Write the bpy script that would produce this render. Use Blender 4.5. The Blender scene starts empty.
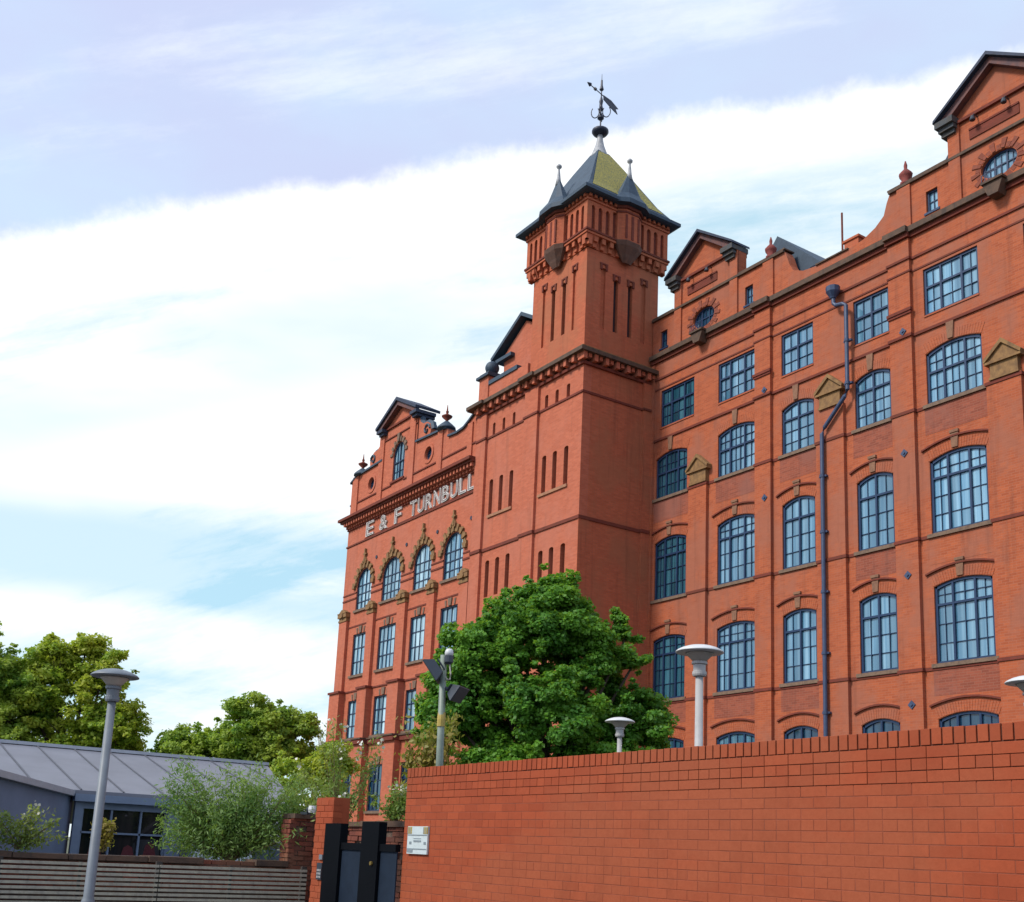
import bpy, math, random
import numpy as np
from mathutils import Vector, Matrix
from mathutils.geometry import tessellate_polygon

random.seed(11)
C = bpy.context.scene.collection
R = math.radians
sc = bpy.context.scene

# ------------------------------------------------------------------ helpers
class MB:
    """collects shapes and links them as ONE mesh object"""
    def __init__(s): s.v = []; s.f = []
    def add(s, vs, fs):
        n = len(s.v); s.v += [tuple(p) for p in vs]; s.f += [tuple(i + n for i in f) for f in fs]
    def box(s, x0, x1, y0, y1, z0, z1):
        s.add([(x0,y0,z0),(x1,y0,z0),(x1,y1,z0),(x0,y1,z0),(x0,y0,z1),(x1,y0,z1),(x1,y1,z1),(x0,y1,z1)],
              [(0,3,2,1),(4,5,6,7),(0,1,5,4),(1,2,6,5),(2,3,7,6),(3,0,4,7)])
    def obox(s, fr, u0, u1, d0, d1, z0, z1):
        """box in a wall frame: u along the wall, d out of the wall"""
        vs = [fr(u,d,z) for z in (z0,z1) for u,d in ((u0,d1),(u1,d1),(u1,d0),(u0,d0))]
        s.add(vs, [(0,3,2,1),(4,5,6,7),(0,1,5,4),(1,2,6,5),(2,3,7,6),(3,0,4,7)])
    def prism(s, fr, poly, d0, d1):
        """(u,z) polygon, counter-clockwise seen from outside, extruded from d0 (back) to d1 (front)"""
        n = len(poly)
        vs = [fr(u,d1,z) for u,z in poly] + [fr(u,d0,z) for u,z in poly]
        s.add(vs, [tuple(range(n)), tuple(range(2*n-1, n-1, -1))] + [(i, n+i, n+(i+1)%n, (i+1)%n) for i in range(n)])
    def slab(s, fr, outer, holes, th, d=0.0, back=True, rev=None):
        """wall slab with openings: front at d, thickness th"""
        rings = [outer] + holes
        pts = [p for r in rings for p in r]
        tris = tessellate_polygon([[Vector((u,z,0)) for u,z in r] for r in rings])
        front = [fr(u,d,z) for u,z in pts]
        fs = []
        for a,b,c in tris:
            (x1,y1),(x2,y2),(x3,y3) = pts[a],pts[b],pts[c]
            ar = (x2-x1)*(y3-y1)-(x3-x1)*(y2-y1)
            fs.append((a,b,c) if ar > 0 else (a,c,b))
        s.add(front, fs)
        if back:
            s.add([fr(u,d-th,z) for u,z in pts], [(a,c,b) for a,b,c in fs])
        for k,r in enumerate(rings):
            n = len(r); vs = [fr(u,d,z) for u,z in r] + [fr(u,d-th,z) for u,z in r]
            ar = sum(r[i][0]*r[(i+1)%n][1]-r[(i+1)%n][0]*r[i][1] for i in range(n))
            out = (ar > 0) == (k == 0)
            s.add(vs, [((i,n+i,n+(i+1)%n,(i+1)%n) if out else (i,(i+1)%n,n+(i+1)%n,n+i)) for i in range(n)])
    def tube(s, pts, rad, n=8, cap=True):
        rads = rad if isinstance(rad,(list,tuple)) else [rad]*len(pts)
        P = [Vector(p) for p in pts]; rings = []
        for i,p in enumerate(P):
            t = (P[min(i+1,len(P)-1)] - P[max(i-1,0)]).normalized()
            a = t.cross(Vector((0,0,1)) if abs(t.z) < .9 else Vector((1,0,0))).normalized(); b = t.cross(a)
            rings.append([p + (a*math.cos(2*math.pi*k/n) + b*math.sin(2*math.pi*k/n))*rads[i] for k in range(n)])
        vs = [q for r in rings for q in r]; fs = []
        for i in range(len(P)-1):
            for k in range(n):
                fs.append((i*n+k, (i+1)*n+k, (i+1)*n+(k+1)%n, i*n+(k+1)%n))
        if cap: fs += [tuple(range(n)), tuple(range((len(P)-1)*n+n-1, (len(P)-1)*n-1, -1))]
        s.add(vs, fs)
    def lathe(s, c, prof, n=24):
        vs = []; fs = []
        for r,z in prof:
            for k in range(n):
                a = 2*math.pi*k/n; vs.append((c[0]+r*math.cos(a), c[1]+r*math.sin(a), c[2]+z))
        for i in range(len(prof)-1):
            for k in range(n):
                fs.append((i*n+k, i*n+(k+1)%n, (i+1)*n+(k+1)%n, (i+1)*n+k))
        fs += [tuple(range(n-1,-1,-1)), tuple(range((len(prof)-1)*n, len(prof)*n))]
        s.add(vs, fs)
    def mesh(s, name, mats, off=(0,0,0)):
        me = bpy.data.meshes.new(name)
        me.from_pydata([(x-off[0],y-off[1],z-off[2]) for x,y,z in s.v], [], s.f); me.update()
        for m in (mats if isinstance(mats,(list,tuple)) else [mats]): me.materials.append(m)
        return me
    def build(s, name, mat, parent=None, smooth=False):
        off = (0,0,0); p = parent
        while p is not None: off = tuple(a+b for a,b in zip(off, p.location)); p = p.parent
        me = s.mesh(name, mat, off)
        if smooth: me.shade_smooth()
        return link(name, me, parent)

def link(name, me, parent=None, loc=None):
    o = bpy.data.objects.new(name, me); C.objects.link(o)
    if parent is not None: o.parent = parent
    if loc is not None: o.location = loc
    return o
def tag(o, label, cat, group=None, kind=None):
    if label: o['label'] = label
    if cat: o['category'] = cat
    if group: o['group'] = group
    if kind: o['kind'] = kind
    return o
def empty(name, loc, label, cat, group=None):
    o = bpy.data.objects.new(name, None); C.objects.link(o); o.location = loc
    o.empty_display_size = .2
    return tag(o, label, cat, group)
def copy_tree(o, parent=None):
    c = o.copy(); C.objects.link(c)
    if parent is not None: c.parent = parent
    for ch in list(o.children): copy_tree(ch, c)
    return c
def frame(O, U, N):
    O = Vector(O); U = Vector(U); N = Vector(N)
    return lambda u,d,z: (O.x+U.x*u+N.x*d, O.y+U.y*u+N.y*d, O.z+z)

# ------------------------------------------------------------------ materials
class NT:
    def __init__(s, name):
        m = bpy.data.materials.new(name); m.use_nodes = True; s.m = m; s.t = m.node_tree
        s.t.nodes.clear()
        s.out = s.n('ShaderNodeOutputMaterial'); s.b = s.n('ShaderNodeBsdfPrincipled')
        s.t.links.new(s.b.outputs[0], s.out.inputs[0])
    def n(s, ty, **kw):
        nd = s.t.nodes.new(ty)
        for k,v in kw.items():
            if k.startswith('i_'):
                nd.inputs[k[2:].replace('_',' ')].default_value = v
            else: setattr(nd, k, v)
        return nd
    def l(s, a, b): s.t.links.new(a, b)
    def math(s, op, a, b=None):
        nd = s.n('ShaderNodeMath', operation=op)
        for i,x in enumerate((a,b)):
            if x is None: continue
            if isinstance(x,(int,float)): nd.inputs[i].default_value = x
            else: s.l(x, nd.inputs[i])
        return nd.outputs[0]
    def mix(s, f, a, b, blend='MIX'):
        nd = s.n('ShaderNodeMix', data_type='RGBA', blend_type=blend)
        for i,x in ((0,f),(6,a),(7,b)):
            if isinstance(x,(int,float)): nd.inputs[i].default_value = x
            elif isinstance(x,tuple): nd.inputs[i].default_value = (*x,1)
            else: s.l(x, nd.inputs[i])
        return nd.outputs[2]
    def ramp(s, f, a, b):
        nd = s.n('ShaderNodeMapRange'); nd.inputs[1].default_value = a; nd.inputs[2].default_value = b
        s.l(f, nd.inputs[0]); return nd.outputs[0]
    def noise(s, vec, scale, detail=4, rough=.6):
        nd = s.n('ShaderNodeTexNoise'); nd.inputs['Scale'].default_value = scale
        nd.inputs['Detail'].default_value = detail; nd.inputs['Roughness'].default_value = rough
        if vec is not None: s.l(vec, nd.inputs['Vector'])
        return nd.outputs[0]
    def pos(s): return s.n('ShaderNodeNewGeometry').outputs['Position']
    def scaled(s, vec, sx, sy, sz):
        nd = s.n('ShaderNodeMapping'); nd.inputs['Scale'].default_value = (sx,sy,sz); s.l(vec, nd.inputs[0]); return nd.outputs[0]
    def bump(s, h, st, dist=.01):
        nd = s.n('ShaderNodeBump'); nd.inputs['Strength'].default_value = st; nd.inputs['Distance'].default_value = dist
        s.l(h, nd.inputs['Height']); s.l(nd.outputs[0], s.b.inputs['Normal'])

def mat_brick(name, c1, c2, mortar, grime, patch=None, amt=.5):
    k = NT(name); p = k.pos()
    sep = k.n('ShaderNodeSeparateXYZ'); k.l(p, sep.inputs[0])
    comb = k.n('ShaderNodeCombineXYZ')
    k.l(k.math('ADD', sep.outputs[0], sep.outputs[1]), comb.inputs[0]); k.l(sep.outputs[2], comb.inputs[1])
    br = k.n('ShaderNodeTexBrick'); br.offset = .5
    for a,v in (('Scale',1.0),('Mortar Size',.006),('Mortar Smooth',.2),('Bias',.0),('Brick Width',.232),('Row Height',.075)):
        br.inputs[a].default_value = v
    br.inputs['Color1'].default_value = (*c1,1); br.inputs['Color2'].default_value = (*c2,1); br.inputs['Mortar'].default_value = (*mortar,1)
    k.l(comb.outputs[0], br.inputs['Vector'])
    col = br.outputs[0]
    # patches of re-laid and weathered brickwork
    pn = k.ramp(k.noise(k.scaled(p,.60,.60,.50), 1.0, 6, .66), .47, .60)
    col = k.mix(k.math('MULTIPLY', pn, amt), col, patch or grime)
    fine = k.ramp(k.noise(k.scaled(p,1,1,2.2), 2.6, 6, .7), .3, .75)
    col = k.mix(k.math('MULTIPLY', fine, .30), col, tuple(x*.55 for x in c1))
    streak = k.ramp(k.noise(k.scaled(p,3.2,3.2,.22), 1.0, 5, .65), .54, .74)
    col = k.mix(k.math('MULTIPLY', streak, .42), col, grime)
    k.l(col, k.b.inputs['Base Color']); k.b.inputs['Roughness'].default_value = .88
    k.b.inputs['Specular IOR Level'].default_value = .25
    k.bump(k.math('ADD', k.math('MULTIPLY', br.outputs['Fac'], -1.0), k.noise(p, 30, 3)), .3, .004)
    return k.m
def mat_stone(name, c1, c2, dark, scale=1.0, rough=.85, streak=.5, metal=0):
    k = NT(name); p = k.pos()
    col = k.mix(k.ramp(k.noise(p, 3.5*scale, 6, .65), .35, .65), c1, c2)
    st = k.ramp(k.noise(k.scaled(p,2.5,2.5,1.2), 1.6*scale, 6, .7), .5, .68)
    col = k.mix(k.math('MULTIPLY', st, streak), col, dark)
    k.l(col, k.b.inputs['Base Color']); k.b.inputs['Roughness'].default_value = rough
    k.b.inputs['Metallic'].default_value = metal
    k.bump(k.noise(p, 25*scale, 4), .35, .01)
    return k.m
def mat_paint(name, c, rough=.4, var=.15, scale=6, metal=0, spec=.5):
    k = NT(name); p = k.pos()
    col = k.mix(k.ramp(k.noise(p, scale, 5, .6), .35, .7), c, tuple(x*(1-var) for x in c))
    k.l(col, k.b.inputs['Base Color']); k.b.inputs['Roughness'].default_value = rough; k.b.inputs['Metallic'].default_value = metal
    k.b.inputs['Specular IOR Level'].default_value = spec
    k.bump(k.noise(p, 40, 3), .06, .005)
    return k.m
def mat_glass(name, base, fold, ior=1.9, var=.5, rough=.03):
    """glazing with net curtain folds and reflections painted into the base colour, and each window a little different"""
    k = NT(name); p = k.pos(); oi = k.n('ShaderNodeObjectInfo')
    folds = k.ramp(k.noise(k.scaled(p,6.5,6.5,.12), 1.0, 3, .5), .38, .62)
    col = k.mix(folds, base, fold)
    big = k.ramp(k.noise(k.scaled(p,1.8,1.8,.12), 1.0, 3, .55), .46, .60)
    col = k.mix(k.math('MULTIPLY', big, .55), col, tuple(x*.38 for x in base))
    isl = k.n('ShaderNodeNewGeometry').outputs['Random Per Island']
    col = k.mix(k.math('MULTIPLY', k.ramp(isl,.62,1.0), .45), col, tuple(x*.45 for x in base))
    rnd = k.math('MULTIPLY', oi.outputs['Random'], var)
    col = k.mix(rnd, col, tuple(x*.4 for x in base))
    k.l(col, k.b.inputs['Base Color']); k.b.inputs['Roughness'].default_value = rough; k.b.inputs['IOR'].default_value = ior
    k.bump(k.noise(p, 1.7, 2), .05, .02)
    return k.m
def mat_leaf(name, a, b, trans=.35, c=None):
    k = NT(name); g = k.n('ShaderNodeNewGeometry')
    col = k.mix(g.outputs['Random Per Island'], a, b)
    nz = k.ramp(k.noise(g.outputs['Position'], .9, 3), .42, .6)
    if c: col = k.mix(k.math('MULTIPLY', nz, .6), col, c)
    k.l(col, k.b.inputs['Base Color']); k.b.inputs['Roughness'].default_value = .55
    tr = k.n('ShaderNodeBsdfTranslucent'); k.l(k.mix(.5, col, (.32,.46,.03)), tr.inputs[0])
    mx = k.n('ShaderNodeMixShader'); mx.inputs[0].default_value = trans
    k.l(k.b.outputs[0], mx.inputs[1]); k.l(tr.outputs[0], mx.inputs[2]); k.l(mx.outputs[0], k.out.inputs[0])
    return k.m
def mat_island(name, a, b, c, rough=.85, fine=26, spec=.3):
    """separate bricks: each its own tone"""
    k = NT(name); g = k.n('ShaderNodeNewGeometry'); p = g.outputs['Position']; r = g.outputs['Random Per Island']
    col = k.mix(r, a, b)
    col = k.mix(k.math('MULTIPLY', k.ramp(k.noise(k.scaled(p,.6,.6,1.2), 1.0, 5, .6), .45, .62), .55), col, c)
    col = k.mix(k.math('MULTIPLY', k.ramp(k.noise(p, fine, 5, .7), .4, .72), .35), col, tuple(x*.62 for x in a))
    k.l(col, k.b.inputs['Base Color']); k.b.inputs['Roughness'].default_value = rough; k.b.inputs['Specular IOR Level'].default_value = spec
    eff = k.ramp(k.noise(k.scaled(p,5,5,.9), 1.0, 6, .7), .66, .80)
    col = k.mix(k.math('MULTIPLY', eff, .20), col, (.42,.30,.24))
    soot = k.ramp(k.noise(k.scaled(p,1.5,1.5,.5), 1.0, 6, .7), .52, .74)
    col = k.mix(k.math('MULTIPLY', soot, .35), col, tuple(x*.45 for x in b))
    k.l(col, k.b.inputs['Base Color'])
    k.bump(k.noise(p, 60, 4), .35, .003)
    return k.m

M = dict(
  brick_front = mat_brick('front_brick', (.56,.155,.080), (.46,.118,.060), (.44,.165,.11), (.21,.072,.045), (.49,.165,.105), .6),
  brick_wing  = mat_brick('wing_brick', (.48,.122,.049), (.37,.088,.037), (.42,.155,.09), (.14,.052,.035), (.36,.130,.080), .8),
  brick_side  = mat_brick('tower_brick', (.54,.140,.064), (.44,.108,.050), (.38,.135,.085), (.15,.052,.033), (.40,.140,.070), .7),
  brick_panel = mat_brick('panel_brick', (.36,.098,.055), (.25,.068,.041), (.32,.135,.09), (.12,.05,.04), (.28,.11,.08), .8),
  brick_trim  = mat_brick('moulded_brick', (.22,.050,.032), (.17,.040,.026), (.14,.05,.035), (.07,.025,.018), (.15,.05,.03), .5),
  brick_old   = mat_island('old_brick', (.26,.075,.045), (.13,.045,.035), (.20,.12,.07), .95),
  brick_wall  = mat_island('boundary_brick', (.36,.075,.029), (.29,.058,.023), (.31,.092,.042), .7, 26, .15),
  mortar      = mat_stone('wall_mortar', (.13,.042,.022), (.09,.032,.018), (.05,.02,.014), 2),
  pointing    = mat_stone('wall_pointing', (.27,.060,.025), (.19,.047,.022), (.075,.028,.017), 1.3, streak=.55),
  mortar_old  = mat_stone('old_mortar', (.16,.10,.07), (.09,.06,.045), (.04,.03,.025), 2),
  ochre       = mat_stone('ochre_stone', (.30,.165,.060), (.19,.100,.040), (.07,.045,.025), 1.5),
  dirty       = mat_stone('sooty_stone', (.125,.070,.042), (.070,.044,.031), (.035,.028,.024), 1.2, streak=.7),
  dirty_blue  = mat_stone('sooty_blue_moulding', (.055,.07,.085), (.09,.075,.06), (.025,.03,.035), 1.5, streak=.6),
  red_clay    = mat_stone('red_clay', (.26,.05,.04), (.18,.04,.035), (.08,.03,.025), 2),
  buff_key    = mat_stone('buff_keystone', (.27,.135,.075), (.20,.095,.055), (.08,.05,.035), 2),
  slate_dark  = mat_stone('dark_slate', (.030,.045,.085), (.022,.032,.06), (.01,.014,.025), 1.2, .7),
  verge       = mat_stone('verge_board', (.17,.062,.048), (.09,.05,.055), (.025,.025,.04), 1.2, .75),
  dirty_red   = mat_stone('sooty_terracotta', (.15,.068,.042), (.10,.05,.036), (.045,.03,.024), 1.5),
  ochre_red   = mat_stone('buff_sill', (.40,.20,.10), (.33,.14,.08), (.15,.08,.05), 1.5),
  brick_vous  = mat_brick('voussoir_brick', (.30,.085,.05), (.22,.06,.035), (.25,.10,.07), (.10,.04,.025), (.2,.07,.05), .5),
  sill        = mat_stone('sill_stone', (.22,.14,.09), (.15,.095,.065), (.06,.04,.03), 2),
  slate       = mat_stone('slate', (.035,.066,.10), (.025,.048,.078), (.014,.025,.04), 1.2, .65),
  lichen      = mat_stone('lichen_tile', (.44,.35,.06), (.15,.16,.06), (.05,.07,.07), 5.0, .8, streak=.85),
  lead        = mat_stone('lead', (.42,.42,.42), (.30,.31,.33), (.15,.16,.18), 2, .5),
  iron        = mat_paint('dark_iron', (.018,.024,.05), .5),
  blue        = mat_paint('blue_paint', (.010,.035,.095), .42),
  bluedark    = mat_paint('navy_paint', (.010,.030,.075), .42),
  pipe        = mat_paint('pipe_paint', (.045,.072,.145), .5, .3),
  glass       = mat_glass('window_glass', (.11,.29,.44), (.30,.53,.68)),
  glass_dark  = mat_glass('dark_window_glass', (.014,.070,.105), (.07,.22,.29), 1.6),  # dark base colour stands in for the tower reflected in these panes
  glass_front = mat_glass('front_window_glass', (.10,.27,.40), (.55,.78,.86), 1.9, .3),  # pale folds also paint in the bright streaks reflected from the reveals
  glass_low   = mat_glass('low_window_glass', (.012,.055,.11), (.03,.10,.16), 1.7),
  glass_house = mat_glass('house_glass', (.012,.016,.018), (.035,.03,.03), 1.45),
  black       = mat_stone('slit_dark', (.05,.018,.02), (.03,.012,.015), (.01,.008,.01)),
  white       = mat_paint('white_letter', (.66,.64,.61), .5, .2),
  grey_letter = mat_paint('grey_letter', (.33,.23,.20), .5, .45, 9),
  lamp_white  = mat_paint('lamp_head_paint', (.62,.63,.63), .4, .12),
  lamp_under  = mat_paint('lamp_under_paint', (.42,.38,.33), .5, .15),
  pole_grey   = mat_paint('pole_paint', (.42,.41,.40), .45, .2),
  pole_dark   = mat_paint('pole_bluegrey', (.17,.195,.22), .5, .25),
  pole_green  = mat_paint('pole_galvanised', (.22,.27,.22), .5, .3),
  flood       = mat_paint('floodlight_paint', (.035,.045,.06), .45),
  gate_black  = mat_paint('gate_black', (.002,.003,.005), .7, spec=.08),
  gate_panel  = mat_paint('gate_panel', (.014,.024,.042), .6, .25, spec=.15),
  brass       = mat_paint('brass', (.40,.28,.08), .35, .1, metal=.6),
  zinc        = mat_paint('zinc_roof', (.17,.175,.205), .55, .2, 1.2),
  zinc_seam   = mat_paint('zinc_seam', (.085,.09,.11), .6),
  zinc_trim   = mat_paint('zinc_trim', (.42,.44,.48), .5, .15),
  house_blue  = mat_paint('house_render', (.17,.22,.32), .8, .2, 1.5),
  house_frame = mat_paint('house_frame', (.17,.22,.31), .5, .12),
  timber      = mat_stone('slat_timber', (.42,.39,.29), (.33,.31,.25), (.17,.15,.12), 3),
  timber_dark = mat_stone('post_timber', (.05,.04,.035), (.035,.03,.025), (.02,.018,.016), 2),
  bark        = mat_stone('bark', (.10,.075,.05), (.06,.045,.03), (.03,.025,.02), 3),
  stem        = mat_stone('plant_stem', (.14,.13,.05), (.18,.12,.05), (.08,.07,.03), 3),
  leaf_maple  = mat_leaf('maple_leaf', (.055,.19,.022), (.115,.33,.032), .5, (.20,.43,.036)),
  leaf_far    = mat_leaf('far_leaf', (.17,.33,.028), (.50,.60,.055), .55, (.62,.60,.065)),
  leaf_far2   = mat_leaf('far_leaf_green', (.10,.26,.035), (.32,.47,.055), .52, (.50,.57,.065)),
  leaf_bush   = mat_leaf('bush_leaf', (.09,.22,.055), (.21,.35,.09), .45, (.29,.40,.08)),
  leaf_yellow = mat_leaf('yellow_leaf', (.17,.24,.03), (.32,.30,.05), .45, (.38,.22,.05)),
  leaf_weed   = mat_leaf('weed_leaf', (.11,.22,.04), (.26,.34,.07), .42, (.34,.36,.08)),
  flower      = mat_leaf('white_flower', (.62,.60,.50), (.75,.74,.66), .2),
  red_flower  = mat_paint('red_fabric', (.10,.010,.015), .7),
  asphalt     = mat_stone('asphalt', (.055,.055,.056), (.040,.040,.042), (.028,.028,.03), 4, .95),
  paving      = mat_stone('paving', (.22,.21,.20), (.17,.165,.16), (.10,.10,.095), 2, .95),
  kerb        = mat_stone('kerb_stone', (.28,.27,.26), (.22,.215,.21), (.12,.12,.12), 2, .95),
  ground      = mat_stone('bare_ground', (.10,.10,.06), (.07,.085,.04), (.05,.05,.03), .3, .95),
  sign_white  = mat_paint('sign_white', (.55,.62,.62), .4, .12, 20),
  sign_mark   = mat_paint('sign_mark', (.22,.26,.28), .5),
  sign_yellow = mat_paint('sign_yellow', (.45,.33,.07), .5),
)

# ------------------------------------------------------------------ ground, road
g = MB(); g.add([(-900,-900,0),(900,-900,0),(900,900,0),(-900,900,0)], [(0,1,2,3)])
tag(g.build('ground', M['ground']), None, None, kind='structure')
g = MB(); g.add([(-14.6,-60,.004),(60,-60,.004),(60,2.6,.004),(-14.6,2.6,.004)], [(0,1,2,3)])
tag(g.build('road', M['asphalt']), None, None, kind='structure')
g = MB(); g.box(-14.5,60,2.75,5.99,-.2,.12); g.box(-16.1,-14.65,-60,5.9,-.2,.12)
tag(g.build('pavement', M['paving']), None, None, kind='structure')
g = MB()
for i in range(80):
    g.box(-14.5+i*.92, -14.5+i*.92+.91, 2.6, 2.745, -.2, .125)
tag(g.build('kerb', M['kerb']), None, None, kind='structure')
g = MB(); g.box(-16.0,60,6.3,24.3,-.2,.06)
tag(g.build('car_park', M['asphalt']), None, None, kind='structure')

# ------------------------------------------------------------------ the mill
YW, YF, YT = 28.0, 24.6, 24.52
mill = empty('mill_building', (-33.2, 28.2, 0), 'tall red brick mill with blue windows, white roof letters and a spired corner tower', 'mill')
FW = frame((0,YW,0),(1,0,0),(0,-1,0)); FF = frame((0,YF,0),(1,0,0),(0,-1,0)); FT = frame((0,YT,0),(1,0,0),(0,-1,0))
FS = frame((-33.0,0,0),(0,1,0),(1,0,0))

def seg_arc(x0, x1, s, r, n=10):           # shallow arch, left to right
    w = (x1-x0)/2; c = (x0+x1)/2
    return [(c - w + 2*w*i/n, s + r*(1-(( -1+2*i/n))**2)) for i in range(n+1)]
def ell_arc(x0, x1, s, r, n=14):
    w = (x1-x0)/2; c = (x0+x1)/2
    return [(c - w*math.cos(math.pi*i/n), s + r*math.sin(math.pi*i/n)) for i in range(n+1)]
def opening(x0, x1, sill, spring, rise, kind='seg'):
    if rise <= 0: return [(x0,sill),(x1,sill),(x1,spring),(x0,spring)]
    top = (seg_arc if kind == 'seg' else ell_arc)(x0,x1,spring,rise)
    return [(x0,sill),(x1,sill)] + top[::-1]
def topz(w, s, r, kind):
    def f(x):
        q = max(-1, min(1, 2*x/w))
        if r <= 0: return s
        return s + r*(1-q*q) if kind == 'seg' else s + r*math.sqrt(max(0,1-q*q))
    return f

def window_meshes(w, h, rise, kind, mains, thins, trans, hthin_lo, hthin_hi, paint, fw=.075, mw=.066, tw=.018):
    """window frame with all its glazing bars, and its glazing; local origin at the middle of the sill, d out of the wall"""
    fr = frame((0,0,0),(1,0,0),(0,-1,0)); tz = topz(w, h, rise, kind); f = MB()
    f.obox(fr,-w/2,w/2,-.03,.06,0,fw)
    f.obox(fr,-w/2,-w/2+fw,-.03,.06,fw,tz(-w/2+fw)-.01); f.obox(fr,w/2-fw,w/2,-.03,.06,fw,tz(w/2-fw)-.01)
    if rise > 0:
        arc = (seg_arc if kind=='seg' else ell_arc)(-w/2,w/2,h,rise)
        poly = arc[::-1]; inner = [(x*(1-2*fw/w), z-fw) for x,z in arc]
        for i in range(len(arc)-1):
            f.prism(fr, [inner[i],inner[i+1],arc[i+1],arc[i]], -.03, .06)
    else: f.obox(fr,-w/2+fw,w/2-fw,-.03,.06,h-fw,h)
    iw = w-2*fw
    for m in mains: f.obox(fr, m*w-mw/2, m*w+mw/2, -.03, .07, fw, tz(m*w)-fw*.7)
    for t in thins: f.obox(fr, t*w-tw/2, t*w+tw/2, -.02, .035, fw, tz(t*w)-fw*.7)
    if trans: f.obox(fr,-iw/2,iw/2,-.028,.064,trans-mw/2,trans+mw/2)
    for z in list(hthin_lo)+list(hthin_hi): f.obox(fr,-iw/2,iw/2,-.018,.033,z-tw/2,z+tw/2)
    fm = f.mesh('window', M[paint])
    g = MB(); pr = random.Random(int(w*1000+h*77)); us = sorted([-w/2+.01]+[q*w for q in list(mains)+list(thins)]+[w/2-.01]); zt = h+rise-(.005 if rise<=0 else 0)
    zs = sorted(z for z in [.012]+list(hthin_lo)+list(hthin_hi)+([trans] if trans else [])+[zt])
    for u0,u1 in zip(us[:-1],us[1:]):
        for z0,z1 in zip(zs[:-1],zs[1:]):              # each light sits at its own slight angle
            a,b = pr.uniform(-.006,.006),pr.uniform(-.006,.006)
            g.add([fr(u0,-a-b,z0),fr(u1,a-b,z0),fr(u1,a+b,z1),fr(u0,-a+b,z1)],[(0,1,2,3)])
    gm = g.mesh('pane', M['glass'])
    return fm, gm
_wm = {}
def put_window(fr_y, x0, x1, sill, spring, rise, style, glass, kind='seg', rec=.11, paint='blue'):
    w = round(x1-x0,2); h = round(spring-sill,2); key = (w,h,rise,style,kind,paint)
    if key not in _wm:
        if style == 'w3':   a = window_meshes(w,h,rise,kind,(-.19,.19),(-.345,0,.345),h*.76,(h*.26,h*.51),(h*.89,),paint)
        elif style == 'w3a':a = window_meshes(w,h,rise,kind,(-.19,.19),(-.345,-.06,.06,.345),h*.62,(h*.31,),(h*.82,),paint)
        elif style == 'w2': a = window_meshes(w,h,rise,kind,(0,),(-.25,.25),h*.76,(h*.25,h*.50),(),paint)
        elif style == 'r3': a = window_meshes(w,h,rise,kind,(-.19,.19),(-.345,0,.345),h*.60,(h*.30,),(),paint)
        elif style == 'r2': a = window_meshes(w,h,rise,kind,(0,),(-.25,.25),h*.60,(h*.30,),(),paint)
        elif style == 'f4': a = window_meshes(w,h,rise,kind,(),(-.25,0,.25),0,(h*.33,h*.66,h),(),paint,.06,.06,.045)
        elif style == 'f5': a = window_meshes(w,h,rise,kind,(),(-.3,-.1,.1,.3),0,(h*.33,h*.66,h*.98),(),paint,.06,.06,.045)
        elif style == 's2': a = window_meshes(w,h,rise,kind,(),(0,),0,(h*.5,),(),paint,.06,.05,.03)
        elif style == 'g2': a = window_meshes(w,h,rise,kind,(0,),(-.25,.25),h*.72,(h*.36,),(),paint,.06,.06,.03)
        _wm[key] = a
    fm, gm = _wm[key]
    gk = (id(gm), glass)
    if gk not in _wm:
        q = gm.copy(); q.materials.clear(); q.materials.append(M[glass]); _wm[gk] = q
    L = mill.location
    o = link('window', fm, mill, ((x0+x1)/2-L.x, fr_y+rec-L.y, sill-L.z))
    link('pane', _wm[gk], o)
    return o
def sub(win, mb, name, mat): return mb.build(name, mat, win)

# --- right wing ---------------------------------------------------------------
per = 12.6
cols = [('A',-32.65,-30.85,3),('B',-29.18,-27.27,3),('C',-26.03,-24.58,2),('D',-22.86,-21.46,2),('E',-20.15,-18.25,3)]
cols += [('F',-16.78,-14.87,3),('G',-13.45,-12.0,2)]
WEND = -10.6
rows = [(3.85,5.93,.17),(7.53,9.82,.15),(11.42,13.68,.18),(15.5,17.15,.18),(18.43,20.0,0)]
holes = []; wing_windows = []
for ci,(c,x0,x1,k) in enumerate(cols):
    for ri,(s,p,r) in enumerate(rows):
        a,b = (x0,x1) if not (c=='A' and ri==4) else (-32.42,-30.5)
        holes.append(opening(a,b,s,p,r)); wing_windows.append((c,ri,a,b,s,p,r,k))
G1, G2 = -29.9, -17.3
for gx in (G1,G2):
    n = 20; holes.append([(gx-.12 + .60*math.cos(2*math.pi*i/n), 22.30 + .42*math.sin(2*math.pi*i/n)) for i in range(n)])
smalls = [(-32.52,-32.12),(-27.80,-27.40),(-19.94,-19.52),(-15.2,-14.8)]
for a,b in smalls: holes.append([(a,21.86),(b,21.86),(b,22.6),(a,22.6)])
out = [(-33.0,0),(WEND,0),(WEND,21.98),(-13.0,22.0),(-13.4,22.3),(-13.75,23.0),(-13.85,23.2)]
def gable_top(gx, hw):
    return [(gx+hw,23.22),(gx+hw,24.51),(gx-.12,25.79),(gx-hw,24.66),(gx-hw,23.22)]
out += gable_top(G2,1.75)
out += [(-21.3,23.2),(-21.42,22.95),(-21.55,22.55),(-21.9,22.28),(-22.4,22.08),(-23.0,22.0),(-24.4,22.0),(-25.0,22.08),(-25.45,22.3),(-25.62,22.6),(-25.75,23.0),(-25.85,23.2)]
out += gable_top(G1,1.75)
out += [(-33.0,23.22)]
w = MB(); w.slab(FW, out, holes, .42); w.build('wall', M['brick_wing'], mill)

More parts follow.
